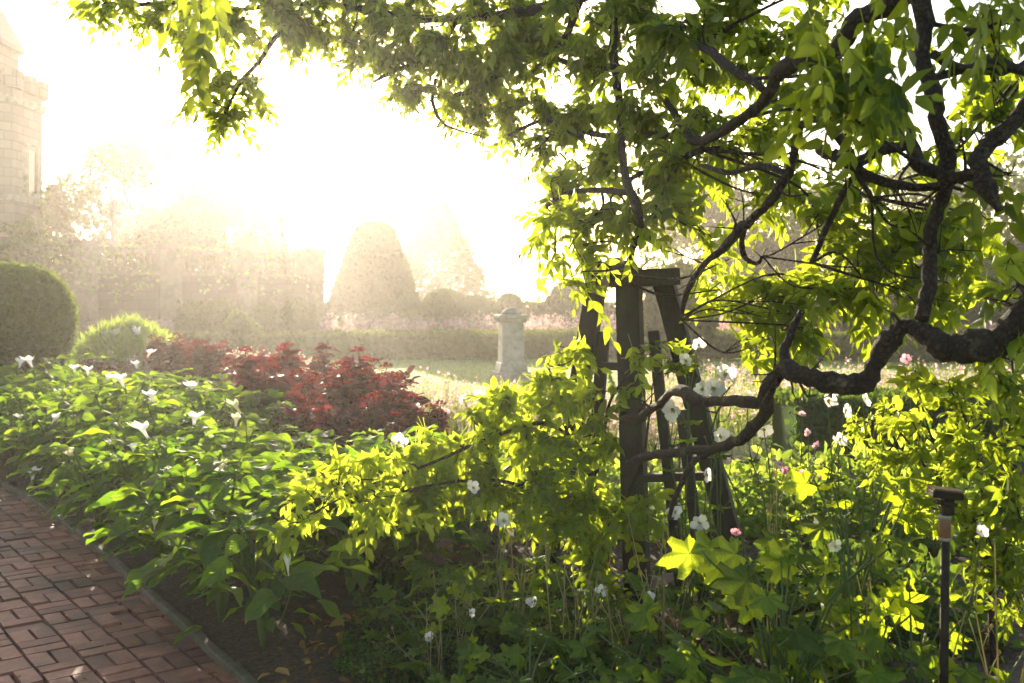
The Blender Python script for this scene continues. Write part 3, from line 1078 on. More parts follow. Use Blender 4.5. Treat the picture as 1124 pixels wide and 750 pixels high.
mb = MB()
c = wp(WL / 2)
mb.box((c[0], c[1], 1.25), (WL, .6, 2.5), wa)
mb.build('masonry', M['wall'], t, smooth=False, origin=(0, 0, 0))
mb = MB()
mb.box((c[0], c[1], .2), (WL + .1, .74, .4), wa)
mb.build('footing', M['oldstone'], t, smooth=False, origin=(0, 0, 0))
mb = MB()
mb.box((c[0], c[1], 2.56), (WL + .1, .78, .12), wa)
mb.build('string_course', M['oldstone'], t, smooth=False, origin=(0, 0, 0))
mb = MB()
mb.box((c[0], c[1], 3.36), (WL + .1, .5, .16), wa)
mb.build('rail', M['oldstone'], t, smooth=False, origin=(0, 0, 0))
piers = np.linspace(.4, WL - .4, 5)
for s in piers:
    mb = MB()
    p = wp(s)
    mb.box((p[0], p[1], 1.75), (.8, .86, 3.5), wa)
    mb.box((p[0], p[1], 3.56), (.95, 1.0, .14), wa)
    mb.build('pier', M['oldstone'], t, smooth=False, origin=(0, 0, 0))
bal = None
prof = [(.09, 0), (.09, .06), (.06, .08), (.085, .2), (.09, .28), (.05, .5), (.045, .56), (.09, .6), (.09, .66)]
for i in range(4):
    for s in np.linspace(piers[i] + .62, piers[i + 1] - .62, 9):
        p = wp(s)
        if bal is None:
            mb = MB()
            mb.lathe(prof, seg=10)
            bal = mb.build('baluster', M['oldstone'], t, origin=(0, 0, 0))
            bal.location = (p[0], p[1], 2.62)
        else:
            b = bal.copy()
            COL.objects.link(b)
            b.location = (p[0], p[1], 2.62)
# return of the wall beyond its corner
mb = MB()
p = wp(WL - .3)
q_ = np.array([-wn[0], -wn[1]])
mb.box((p[0] + q_[0] * 4.3, p[1] + q_[1] * 4.3, 1.7), (.6, 8.0, 3.4), wa)
mb.build('return_masonry', M['wall'], t, smooth=False, origin=(0, 0, 0))

n = 4200
s = rng.rand(n) * WL
z = np.where(rng.rand(n) < .5, 3.45 + rng.normal(0, .07, n), 3.4 - rng.rand(n) ** 1.6 * 2.4 * (.5 + .5 * np.sin(s * 1.1) ** 2))
off = np.where(z > 3.35, rng.normal(0, .2, n), .42 + .12 * rng.rand(n))
kp = (rng.rand(n) < np.clip(1.05 - s / WL * .75, 0, 1)) & (np.sin(s * 2.3 + z) + np.sin(s * .9 + 2 * z) > -.9)
pos = np.concatenate([A0 + s[:, None] * wd + off[:, None] * wn, z[:, None]], 1)
ivy('wall_creeper', 'green creeper trailing over the balustrade of the terrace wall', pos[kp], np.tile([wn[0] * .6, wn[1] * .6, .5], (kp.sum(), 1)), .14)

post = None
for px, py0, py1, lab in ((124, 222, 272, 'left slender post with small cap standing on the terrace wall'), (310, 236, 280, 'right slender post with small cap near the corner of the terrace wall')):
    k = int(np.argmin([abs((A0 + wp(s))[0] / (A0 + wp(s))[1] - (px - CX) / F) for s in np.linspace(0, WL, 400)]))
    sp = np.linspace(0, WL, 400)[k]
    p = A0 + wp(sp)
    zb = 3.44
    if post is None:
        post = thing('slender_post', lab, 'post', (p[0], p[1], zb), 'slender posts on the terrace wall')
        mb = MB()
        mb.box((0, 0, .12), (.34, .34, .24))
        mb.build('base', M['slate'], post, origin=(0, 0, 0), bevel=.01)
        mb = MB()
        mb.lathe([(.10, .24), (.08, .3), (.06, 1.25), (.075, 1.3)], seg=12)
        mb.build('shaft', M['slate'], post, origin=(0, 0, 0))
        mb = MB()
        mb.lathe([(.11, 1.3), (.13, 1.36), (.07, 1.45), (.09, 1.52), (.05, 1.62), (.01, 1.68)], seg=12)
        mb.build('cap', M['slate'], post, origin=(0, 0, 0))
    else:
        dup(post, (p[0], p[1], zb), .3, .92, lab)

# pedestal on the lawn
t = thing('stone_pedestal', 'grey stone pedestal with moulded cap and small dome, alone on the lawn', 'pedestal', ground_at(561, 20))
for nm, c, s_, tp in (('plinth', (0, 0, .09), (.72, .72, .18), 1), ('base', (0, 0, .27), (.58, .58, .18), .88)):
    mb = MB()
    mb.box(c, s_, R(12), tp)
    mb.build(nm, M['dressed'], t, smooth=False, origin=(0, 0, 0), bevel=.012)
mb = MB()
mb.box((0, 0, .76), (.46, .46, .8), R(12), .92)
mb.build('shaft', M['dressed'], t, smooth=False, origin=(0, 0, 0), bevel=.012)
mb = MB()
mb.box((0, 0, 1.2), (.5, .5, .08), R(12), 1.12)
mb.box((0, 0, 1.28), (.62, .62, .075), R(12))
mb.build('cap', M['dressed'], t, smooth=False, origin=(0, 0, 0), bevel=.012)
mb = MB()
mb.lathe([(.2, 1.318), (.19, 1.36), (.15, 1.41), (.09, 1.45), (.01, 1.465)], seg=20)
mb.build('dome', M['dressed'], t, origin=(0, 0, 0))

# ------------------------------------------------------------------ meadow flowers and far borders (uncountable)
def flower_haze(name, label, cat, x, y, h, petals, mats, petal=.028, lean=.18, leafy=3):
    """thin stalks, each with a loose spike of small petals"""
    n = len(x)
    base = np.stack([x, y, np.zeros(n)], 1)
    d = unit(np.stack([rng.normal(0, lean, n), rng.normal(0, lean, n), np.ones(n)], 1))
    mb = MB()
    w = .004
    STK = (np.array([[0, -1, 0], [0, 1, 0], [1, .4, 0], [1, -.4, 0], [0, 0, -1], [0, 0, 1], [1, 0, .4], [1, 0, -.4]]), {4: np.array([[0, 1, 2, 3], [4, 5, 6, 7]])}, None)
    X, Y, Z = frames(d, np.tile([0, 1.0, 0], (n, 1)))
    mb.scatter(STK[0], STK[1], base, X * h[:, None], Y * w, Z * w, young=rng.rand(n), mat=0)
    for k in range(leafy):
        f = rng.rand(n) * .6
        leaves(mb, QUAD, base + d * (h * f)[:, None], unit(rdir(n) + d * .8), .07 + .07 * rng.rand(n), .25, .8, rng.rand(n), mat=0)
    for k in range(petals):
        f = .55 + .45 * rng.rand(n)
        p = base + d * (h * f)[:, None] + rng.normal(0, .02, (n, 3))
        leaves(mb, QUAD, p, rdir(n), petal * (.6 + .8 * rng.rand(n)), 1.1, 1.0, rng.rand(n), mat=1)
    return tag(mb.build(name, mats), label, cat, kind='stuff')


# pale gaura meadow between bed and lawn
n = 2200
x = -8 + rng.rand(n) * 9.5
y = np.interp(x, [-8, -5.5, -2.2, .2, 1.5], [17.5, 16.2, 11.8, 9.2, 8.6]) + rng.rand(n) * np.interp(x, [-8, -4, -2, 2], [3.5, 3, 1.8, 1.4]) + .1
flower_haze('gaura_flowers', 'airy pale pink flower spikes between the red plants and the lawn', 'flowers', x, y, .42 + .38 * rng.rand(n), 9, [M['grass'], M['pink']], .028)
n = 1900
x = 1.6 + rng.rand(n) * 8
y = 10.4 + rng.rand(n) * 4.6
flower_haze('border_flowers', 'pale pink and cream flowers on thin stalks right of the tripod, before the lawn', 'flowers', x, y, .4 + .4 * rng.rand(n), 7, [M['grass'], M['pink']], .034)
n = 3000
x = -16 + rng.rand(n) * 40
y = 33 + rng.rand(n) * 4
flower_haze('far_border', 'band of dusty pink border flowers in mist beyond the curved hedge', 'flowers', x, y, .7 + .5 * rng.rand(n), 8, [M['grass'], M['pink']], .07, leafy=5)
n = 1500
x = 3 + rng.rand(n) * 12
y = 28.5 + rng.rand(n) * 2.5
flower_haze('salmon_border', 'band of reddish border flowers beyond the hedge at right', 'flowers', x, y, .7 + .3 * rng.rand(n), 8, [M['grass'], M['magenta']], .05, leafy=4)
n = 900
x = -9 + rng.rand(n) * 4.0
y = 17 + rng.rand(n) * 3
flower_haze('pink_border', 'soft pink flowers between maroon plants and the round shrub at left', 'flowers', x, y, .35 + .3 * rng.rand(n), 10, [M['straw'], M['pink']], .045)

t = shrub('feathery_shrub', 'feathery green shrub topped with white flower heads before the terrace wall', 'shrub', ground_at(140, 18), (.8, .6, .52), 5200, .20, M['fine'], wid=.14, lump=.22, core=.45, nj=.9)
for k in range(9):
    mb = MB()
    a = rng.rand() * 6.3
    c = np.array([math.cos(a) * .5 * rng.rand() ** .5 * 1.1, math.sin(a) * .4, .98 + .14 * rng.rand()])
    m_ = 36
    leaves(mb, QUAD, c + rng.normal(0, .016, (m_, 3)) * [1.4, 1.4, .6], rdir(m_), .055, 1.0, 1.0, rng.rand(m_))
    mb.build('flower_head', M['white'], t, origin=(0, 0, 0))

mar = None
for px, Y, sc, lab in ((20, 13.6, 1.0, 'low maroon shrub under the large round shrub, at the left edge'), (62, 14.2, .95, 'low maroon shrub at the right foot of the large round shrub'),
                       (-18, 12.9, 1.05, None), (95, 16.5, .8, 'small maroon shrub beside soft pink flowers left of the feathery shrub')):
    if mar is None:
        mar = shrub('maroon_shrub', lab, 'shrub', ground_at(px, Y), (.5, .5, .36), 1800, .07, M['maroon'], group='low maroon shrubs at the left')
    elif lab:
        dup(mar, ground_at(px, Y), rng.rand() * 6, sc, lab)


# ------------------------------------------------------------------ timber tripod (with the wisteria on it)
tb = ground_at(692, 5.0)
tri = thing('timber_tripod', 'dark weathered timber tripod carrying the wisteria, with short stakes between its legs', 'plant support', tb)


def timber(name, a, b, w, d, hint=(0.35, 1, 0)):
    mb = MB()
    a, b = np.array(a), np.array(b)
    k = 9
    for i in range(k):
        pass
    mb.beam(a, b, w, d, hint)
    o = mb.build(name, M['wood'], tri, smooth=False, origin=tb, bevel=.006)
    return o


timber('leg', P(690, 304, 5.0), np.append(P(699, 640, 5.0)[:2], 0.0) + [0, -.05, 0], .118, .11, (0.35, 1, 0))
timber('leg', P(727, 304, 5.08), np.append((P(812, 640, 5.0))[:2], 0.0) + [.03, -.2, 0], .105, .09)
timber('leg', P(659, 288, 5.25), np.append((P(600, 520, 5.7))[:2], 0.0), .10, .09)
timber('top_beam', P(664, 307, 5.02), P(741, 304, 5.06), .085, .20, (0, 1, 0))
timber('top_beam', P(700, 304, 4.98), P(672, 290, 5.3), .075, .075, (0, 0, 1))
timber('stake', P(663, 364, 5.35), np.append(P(640, 560, 5.35)[:2], 0.0), .062, .05)
timber('stake', P(717, 363, 4.95), np.append(P(752, 640, 4.85)[:2], 0.0), .052, .05)
timber('cross_rail', P(640, 401, 5.4), P(700, 403, 5.12), .05, .04, (0, 0, 1))
timber('cross_rail', P(700, 525, 4.93), P(792, 522, 4.85), .05, .04, (0, 0, 1))
timber('stake', P(748, 450, 4.75), np.append(P(778, 640, 4.7)[:2], 0.0), .05, .045)

# garden stake at lower right
sp = ground_at(1037, 3.0)
t = thing('garden_stake', 'slim dark metal garden stake with copper collar and angled flat head, at lower right', 'garden stake', sp)
top = CH + (HY - 548) / F * 3.0
mb = MB()
mb.tube([(-.006, 0, 0), (-.002, 0, top * .5), (.003, 0, top - .02)], [.0135, .013, .013], 10)
mb.build('post', M['iron'], t, origin=(0, 0, 0))
mb = MB()
mb.lathe([(.015, top - .125), (.017, top - .12), (.017, top - .055), (.015, top - .05)], seg=14)
c_ = mb.build('collar', M['copper'], t, origin=(0, 0, 0))
for zz in (top - .125, top - .058):
    mb = MB()
    mb.lathe([(.0175, zz), (.0195, zz + .003), (.0195, zz + .007), (.0175, zz + .010)], seg=14)
    mb.build('ring', M['dressed'], c_, origin=(0, 0, 0))
mb = MB()
mb.beam((-.05, -.01, top + .022), (.042, -.01, top + .012), .022, .055, (0, 1, 0))
mb.box((.008, 0, top - .022), (.034, .034, .05), 0, .9)
mb.beam((-.035, -.012, top - .004), (.026, -.012, top - .014), .012, .04, (0, 1, 0))
mb.build('head', M['iron'], t, smooth=False, origin=(0, 0, 0), bevel=.004)
mb = MB()
mb.beam((-.046, -.01, top + .0365), (.044, -.01, top + .0265), .005, .056, (0, 1, 0))
mb.build('lit_top_edge', M['copper'], t, smooth=False, origin=(0, 0, 0))  # thin copper-coloured strip paints orange sunlight on the head's top edge

# ------------------------------------------------------------------ wisteria
BR = [  # name, [(px, py, depth, radius in photo px)...]
    ('trunk', [(1005, -70, 3.0, 11.40), (1010, -10, 3.0, 10.80), (1013, 45, 3.0, 10.20), (1022, 105, 3.0, 9.60), (1038, 150, 3.02, 9.60), (1040, 200, 3.05, 8.40), (1024, 255, 3.08, 7.20), (1017, 300, 3.08, 7.20), (1014, 352, 3.05, 7.80)]),
    ('limb', [(1290, 265, 2.7, 16.80), (1190, 318, 2.8, 16.00), (1120, 350, 2.9, 15.20), (1085, 375, 2.95, 15.20), (1050, 383, 3.0, 14.40), (1018, 368, 3.05, 12.80), (995, 356, 3.08, 11.20), (975, 372, 3.12, 11.20), (965, 400, 3.16, 11.20), (945, 421, 3.2, 11.20), (912, 417, 3.25, 10.40), (880, 411, 3.3, 10.40), (860, 406, 3.35, 9.60), (847, 428, 3.42, 8.00), (836, 457, 3.5, 7.60), (818, 479, 3.62, 7.20), (786, 491, 3.8, 6.40), (748, 496, 4.0, 5.20), (718, 500, 4.2, 4.40), (690, 509, 4.35, 4.00)]),
    ('branch', [(862, 405, 3.35, 7), (860, 385, 3.35, 5.5), (868, 365, 3.36, 4.5), (880, 340, 3.4, 3.5)]),
    ('branch', [(848, 425, 3.42, 6), (832, 438, 3.5, 6), (800, 441, 3.65, 6), (770, 436, 3.8, 6), (742, 430, 4.0, 6), (724, 444, 4.2, 5), (705, 455, 4.4, 4.5), (684, 460, 4.5, 3)]),
    ('branch', [(790, 489, 3.8, 4), (762, 510, 3.9, 4), (745, 540, 3.95, 3), (735, 570, 4.0, 2)]),
    ('limb', [(1060, -60, 3.0, 12.96), (1000, -15, 3.15, 12.24), (950, 17, 3.3, 10.80), (917, 50, 3.4, 10.08), (885, 66, 3.5, 9.36), (860, 75, 3.6, 8.64), (843, 100, 3.7, 7.20), (820, 125, 3.85, 6.48), (795, 145, 4.0, 5.76), (760, 152, 4.2, 5.04), (715, 148, 4.4, 4.32), (665, 150, 4.6, 3.60), (620, 135, 4.8, 2.88)]),
    ('branch', [(925, 40, 3.4, 6.75), (912, 80, 3.42, 6.00), (906, 125, 3.45, 6.00), (918, 150, 3.5, 6.00), (935, 168, 3.5, 5.25), (940, 190, 3.55, 3.75), (955, 215, 3.6, 3.00)]),
    ('branch', [(908, 128, 3.45, 5.10), (885, 136, 3.5, 5.10), (874, 160, 3.55, 5.10), (866, 192, 3.6, 5.10), (842, 222, 3.7, 5.10), (820, 246, 3.8, 5.10), (795, 270, 3.95, 4.67), (765, 300, 4.1, 4.25), (752, 325, 4.2, 3.40), (748, 352, 4.3, 2.12)]),
    ('branch', [(818, 252, 3.8, 3.5), (816, 278, 3.85, 3), (830, 290, 3.85, 2), (838, 282, 3.85, 1.5)]),
    ('limb', [(1096, 228, 2.75, 4.80), (1086, 205, 2.78, 6.40), (1074, 190, 2.8, 8.00), (1050, 194, 2.85, 7.60), (1026, 190, 2.9, 7.20), (1010, 180, 2.95, 7.20), (1004, 163, 3.0, 6.80), (985, 160, 3.05, 6.40), (960, 170, 3.1, 6.40), (935, 176, 3.15, 6.40), (912, 170, 3.2, 6.00), (898, 163, 3.25, 5.60)]),
    ('branch', [(912, 170, 3.2, 6), (935, 184, 3.2, 6), (965, 197, 3.2, 5.5), (1000, 208, 3.15, 5), (1030, 204, 3.1, 5), (1056, 194, 2.9, 5)]),
    ('limb', [(1220, 20, 2.8, 8), (1150, 92, 2.8, 7), (1112, 132, 2.8, 7), (1085, 160, 2.8, 10), (1074, 185, 2.78, 12), (1080, 206, 2.76, 8), (1096, 230, 2.74, 5)]),
    ('branch', [(1150, 100, 3.0, 8), (1105, 140, 2.95, 7), (1085, 165, 2.85, 7)]),
    ('branch', [(1026, 62, 3.1, 6), (1060, 74, 3.15, 6), (1090, 66, 3.2, 6), (1130, 78, 3.25, 6)]),
    ('branch', [(1050, 55, 3.3, 5), (1080, 30, 3.3, 5), (1130, 15, 3.3, 6)]),
    ('branch', [(1020, 90, 3.1, 5), (1060, 75, 3.2, 5), (1100, 80, 3.3, 4), (1140, 60, 3.4, 4)]),
    ('branch', [(845, 98, 3.7, 5), (800, 72, 3.9, 5), (770, 52, 4.1, 4.5), (730, 45, 4.3, 4), (705, 20, 4.5, 3.5), (690, -15, 4.6, 3)]),
    ('branch', [(660, -30, 4.2, 4.5), (672, 15, 4.2, 4.5), (675, 73, 4.2, 4.5), (679, 132, 4.25, 4.5), (685, 190, 4.3, 4.5), (697, 225, 4.35, 5), (703, 250, 4.45, 4), (694, 285, 4.6, 3.5), (690, 312, 4.8, 3)]),
    ('branch', [(760, 152, 4.2, 4), (720, 98, 4.3, 4), (680, 76, 4.5, 3.5), (640, 74, 4.7, 3), (602, 62, 4.9, 2.5)]),
    ('branch', [(690, 212, 4.32, 4), (660, 210, 4.5, 3.5), (625, 212, 4.7, 2.5), (600, 225, 4.8, 2)]),
    ('branch', [(770, 165, 4.2, 3.5), (735, 180, 4.3, 3.5), (705, 190, 4.35, 3), (690, 198, 4.3, 3)]),
    ('branch', [(702, 248, 4.45, 3), (720, 236, 4.4, 3), (732, 232, 4.38, 2)]),
    ('limb', [(820, -70, 3.6, 7.50), (740, -40, 4.0, 6.75), (640, -5, 4.3, 6.00), (560, 14, 4.5, 5.25), (500, 22, 4.6, 4.88), (440, 20, 4.7, 4.50), (385, 8, 4.7, 3.75), (330, 4, 4.7, 3.38), (285, 8, 4.7, 3.00), (240, 12, 4.7, 3.00), (200, 2, 4.6, 2.25), (150, 5, 4.6, 1.88), (105, -8, 4.6, 1.50)]),
    ('branch', [(335, 5, 4.7, 3.5), (318, 28, 4.7, 3.2), (300, 45, 4.7, 3), (283, 70, 4.7, 2.5), (262, 95, 4.7, 2), (250, 120, 4.7, 1.5)]),
    ('branch', [(500, 22, 4.6, 4), (480, 50, 4.8, 3.5), (455, 70, 4.9, 3), (430, 80, 5.0, 2.5), (410, 90, 5.0, 2)]),
    ('branch', [(560, 14, 4.5, 4), (545, 60, 4.7, 3.5), (530, 95, 4.9, 3), (495, 105, 5.0, 2.5)]),
    ('branch', [(478, 85, 4.9, 2.2), (475, 110, 4.9, 2), (485, 135, 4.9, 1.8), (508, 144, 4.9, 1.4), (528, 150, 4.9, 1)]),
    ('branch', [(484, 132, 4.9, 1.3), (478, 142, 4.9, 1), (480, 152, 4.9, .8)]),
    ('branch', [(640, -5, 4.3, 4), (620, 40, 4.6, 3.5), (590, 75, 4.8, 3), (560, 95, 5.0, 2.5)]),
    ('branch', [(560, 148, 4.9, 2), (600, 132, 4.8, 2.5), (640, 150, 4.65, 3)]),
    ('branch', [(940, 190, 3.55, 4), (920, 225, 3.6, 4), (905, 255, 3.65, 3.5), (890, 290, 3.7, 3)]),
    ('branch', [(868, 192, 3.6, 4), (835, 180, 3.75, 4), (800, 190, 3.9, 3), (770, 182, 4.1, 2.5)]),
]


def deeper(px, py, Y):
    """the far left half of the canopy reaches back over the garden"""
    return Y * (1 + .34 * min(max((780 - px) / 200, 0), 1) * min(max((225 - py) / 80, 0), 1))


BR = [(nm, [(a, b, deeper(a, b, c), r) for a, b, c, r in pts]) for nm, pts in BR]
wroot = np.array([1.55, 2.75, 0.0])
wis = thing('wisteria', 'old wisteria with gnarled limbs whose backlit leafy canopy arches over the garden', 'wisteria', wroot)
samples = []
for nm, pts in BR:
    w3 = np.array([P(a, b, c) for a, b, c, r in pts])
    rr = np.array([r / F * c for a, b, c, r in pts])
    q3 = spline(w3, 6)
    r3 = np.interp(np.linspace(0, len(rr) - 1, len(q3)), np.arange(len(rr)), rr)
    big = r3.max() > .02
    ws_ = lambda a, k: np.stack([np.convolve(np.pad(a[:, c], 6, 'edge'), np.ones(k) / k, 'same')[6:-6] for c in range(a.shape[1])], 1)
    q3 = q3 + ws_(rng.normal(0, 1, q3.shape), 5) * (r3 * .55)[:, None]
    r3 = r3 * (1 + ws_(rng.normal(0, 1, (len(r3), 1)), 5)[:, 0] * .22)
    mb = MB()
    mb.tube(q3, r3, 14 if big else 7, rough=.14)
    if big:      # burls and stubs
        for k in range(len(q3) // 22):
            i = rng.randint(2, len(q3) - 2)
            u = rdir(1)[0]
            mb.tube([q3[i], q3[i] + u * r3[i] * 1.05, q3[i] + u * r3[i] * 1.45], [r3[i] * .6, r3[i] * .4, r3[i] * .1], 8, rough=.2)
    for k in range(len(q3) // 7):
        i = rng.randint(1, len(q3) - 1)
        u = unit(rdir(1)[0] + [0, -.2, .1])
        l = rng.uniform(.05, .22)
        a_, b_ = q3[i] + u * l * .5 + rng.normal(0, .015, 3), q3[i] + u * l + rng.normal(0, .03, 3)
        sp_ = spline([q3[i], a_, b_], 4)
        rr_ = min(r3[i] * .35, .006)
        mb.tube(sp_, np.linspace(rr_, .0014, len(sp_)), 5, rough=.3)
        e_ = a_ + unit(u + rdir(1)[0]) * l * .5
        mb.tube([a_, (a_ + e_) / 2 + rng.normal(0, .008, 3), e_], [rr_ * .6, rr_ * .45, .001], 4, rough=.3)
    mb.build(nm, M['bark'], wis, origin=wroot)
    samples.append(np.concatenate([q3, r3[:, None]], 1))
# main stem down to the soil, out of frame at the right
mb = MB()
mb.tube(spline([wroot, wroot + [.25, -.1, .55], wroot + [.45, -.05, 1.1], P(1290, 265, 2.7)], 6), np.linspace(.085, .055, 19), 10, rough=.25)
mb.build('trunk', M['bark'], wis, origin=wroot)
SAMP = np.concatenate(samples)

# leaf clumps: px, py, depth, half width px, half height px, youth
CL = [
    (112, -8, 4.6, 36, 14, .7), (150, 10, 4.6, 30, 16, .7), (185, 22, 4.5, 28, 22, .7), (222, 18, 4.6, 30, 24, .6), (205, 48, 4.4, 14, 20, .8),
    (262, 30, 4.7, 34, 30, .55), (240, 82, 4.7, 28, 20, .6), (250, 112, 4.7, 30, 22, .7), (222, 108, 4.7, 22, 10, .7), (283, 92, 4.75, 20, 16, .6), (236, 130, 4.7, 14, 14, .8),
    (305, 20, 4.7, 34, 28, .5), (345, 28, 4.7, 36, 26, .5), (385, 40, 4.8, 36, 30, .45), (425, 62, 4.9, 40, 34, .45), (455, 95, 4.9, 32, 22, .5), (440, 25, 4.8, 44, 30, .35),
    (490, 60, 4.9, 44, 42, .35), (505, 115, 5.0, 36, 26, .55), (545, 75, 4.9, 46, 46, .4), (545, 128, 5.0, 36, 26, .6), (560, 25, 4.7, 50, 34, .35),
    (595, 110, 4.9, 40, 36, .5), (600, 45, 4.8, 46, 40, .4), (590, 165, 4.9, 30, 26, .65), (620, 200, 4.8, 36, 34, .65), (640, 120, 4.7, 40, 36, .5), (650, 60, 4.6, 44, 40, .4),
    (610, 240, 4.75, 26, 24, .75), (645, 245, 4.65, 34, 30, .7), (610, 283, 4.7, 18, 9, .85), (630, 270, 4.6, 28, 18, .75), (675, 236, 4.55, 34, 20, .65), (640, 298, 4.6, 12, 10, .9), (690, 238, 4.6, 34, 14, .7),
    (728, 222, 4.45, 26, 16, .5), (742, 230, 4.4, 20, 16, .5), (665, 180, 4.55, 38, 34, .55), (710, 200, 4.4, 36, 30, .5), (700, 130, 4.4, 44, 36, .45), (690, 20, 4.4, 48, 40, .4), (735, 75, 4.3, 44, 36, .4),
    (760, 25, 4.2, 48, 36, .4), (765, 120, 4.25, 44, 30, .5), (745, 165, 4.2, 32, 22, .55), (775, 185, 4.1, 34, 24, .6), (800, 75, 4.0, 42, 36, .4), (815, 160, 4.0, 36, 24, .55), (805, 30, 4.0, 36, 30, .45),
    (845, 45, 3.8, 34, 28, .5), (850, 140, 3.8, 34, 28, .5), (885, 105, 3.6, 34, 30, .45), (900, 25, 3.8, 40, 28, .5), (880, 190, 3.7, 34, 28, .55), (850, 215, 3.8, 26, 20, .6),
    (935, 85, 2.7, 42, 38, .25), (925, 120, 2.7, 32, 22, .3), (965, 45, 3.2, 34, 34, .35), (975, 110, 3.3, 30, 30, .45), (960, 145, 3.4, 30, 20, .5), (930, 230, 3.5, 34, 26, .55), (975, 225, 3.3, 38, 28, .4), (940, 205, 3.5, 36, 20, .5),
    (1050, 35, 2.8, 34, 32, .3), (1095, 25, 2.9, 36, 30, .35), (1065, 115, 3.3, 40, 28, .45), (1105, 110, 3.2, 30, 30, .4), (1045, 165, 3.2, 26, 22, .4), (1060, 225, 3.2, 34, 22, .4), (1100, 195, 3.1, 26, 26, .4),
    (1005, 250, 3.1, 40, 30, .35), (985, 290, 3.2, 40, 30, .45), (1045, 265, 3.1, 36, 26, .4), (1085, 250, 3.2, 22, 18, .4), (940, 280, 3.5, 38, 28, .6), (925, 320, 3.5, 40, 26, .65), (965, 330, 3.4, 36, 24, .6),
    (880, 305, 3.7, 40, 24, .75), (845, 320, 3.8, 40, 22, .8), (870, 345, 3.7, 42, 22, .65), (820, 345, 3.9, 34, 18, .75), (900, 365, 3.6, 40, 18, .6), (845, 372, 3.8, 30, 10, .8), (790, 318, 4.1, 28, 16, .8), (800, 285, 4.0, 16, 10, .8),
    (772, 255, 4.3, 14, 12, .6), (1040, 310, 3.2, 22, 30, .6), (1110, 300, 3.1, 22, 26, .6), (1100, 330, 3.0, 28, 14, .55), (900, 262, 3.65, 30, 14, .65),
    (1000, 320, 3.3, 26, 22, .55), (290, -8, 4.6, 34, 16, .5), (345, -8, 4.6, 36, 18, .45), (400, -6, 4.7, 40, 20, .4), (460, -8, 4.7, 44, 20, .35), (520, -6, 4.6, 44, 22, .35), (580, -4, 4.5, 44, 24, .35),
    (640, 0, 4.4, 44, 26, .4), (700, -8, 4.3, 44, 26, .4), (765, -8, 4.2, 44, 24, .4), (830, 0, 4.2, 40, 24, .4), (890, -12, 4.2, 34, 20, .4), (470, 30, 4.5, 40, 22, .3), (540, 30, 4.4, 40, 22, .3), (400, 16, 4.5, 34, 16, .4), 
]


CL = [(a, b, c + (.75 if a > 760 and c < 4.2 and not (915 < a < 940 and b < 130) and a < 1090 else 0), d, e, f) for a, b, c, d, e, f in CL]


CL = [(a, b, deeper(a, b, c), d, e, f) for a, b, c, d, e, f in CL]


def grow(clumps, foliage, twigs, samp, dens=2.4, L=.26, depth=1.0, pairs=5, lf=.066, droop=.34, nj=.45, nb=(0.05, -0.5, 0.8)):
    for (px, py, Y, rx, ry, yo) in clumps:
        c = P(px, py, Y)
        ex = np.array([rx / F * Y, (rx + ry) / 2 / F * Y * 1.3 * depth + .06, ry / F * Y])
        n = max(4, int(math.pi * rx * ry * dens / 620 * (Y / 4) ** 2))
        i = np.argmin(np.linalg.norm(samp[:, :3] - c, axis=1))
        b = samp[i, :3]
        r0 = min(samp[i, 3] * .6, .009)
        mid = (b + c) / 2 + rng.normal(0, .12, 3) * np.linalg.norm(c - b)
        tw = spline([b, mid, c], 5)
        twigs.tube(tw, np.linspace(r0, .0035, len(tw)), 5, cap=False, rough=.2, mat=1)
        m = max(3, n // 6)
        for k in range(m):
            u = rdir(1)[0] * rng.rand() ** .35
            e = c + u * ex
            s0 = tw[rng.randint(len(tw) // 2, len(tw))]
            st = spline([s0, (s0 + e) / 2 + rng.normal(0, .04, 3), e], 4)
            twigs.tube(st, np.linspace(.003, .0016, len(st)), 4, cap=False, mat=1)
            q = n // m + (1 if k < n % m else 0)
            t_ = .35 + .65 * rng.rand(q)
            bp = st[np.minimum((t_ * (len(st) - 1)).astype(int), len(st) - 1)]
            out = unit(e - s0)
            d = unit(out * .6 + rdir(q) * .9 + np.array([0, 0, -.05]))
            LL = L * (.7 + .55 * rng.rand(q))
            # pull back so the leaf's reach stays round the clump
            bp = bp - d * (LL * .45)[:, None]
            pinnate(foliage, bp, d, LL, np.clip(yo + rng.normal(0, .13, q), 0, 1), pairs, lf, .42, droop, nj, nb=nb)


fol = MB()
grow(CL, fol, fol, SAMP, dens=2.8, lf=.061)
# a few big close leaves hanging into the top of the view
for px, py, Y, nn in ((196, 10, 3.2, 3), (218, 4, 3.1, 3), (950, 70, 2.6, 6), (930, 60, 2.65, 6), (1000, -10, 2.6, 4), (1060, 0, 2.6, 5)):
    bp = P(px, py, Y) + rng.normal(0, .05, (nn, 3))
    pinnate(fol, bp + [0, 0, .12], unit(rdir(nn) * .6 + [0, 0, -.8]), .24, np.full(nn, .6 if px < 500 else .1), 5, .064, .45, .4)
fol.build('foliage', [M['wisteria'], M['bark']], wis, origin=wroot)

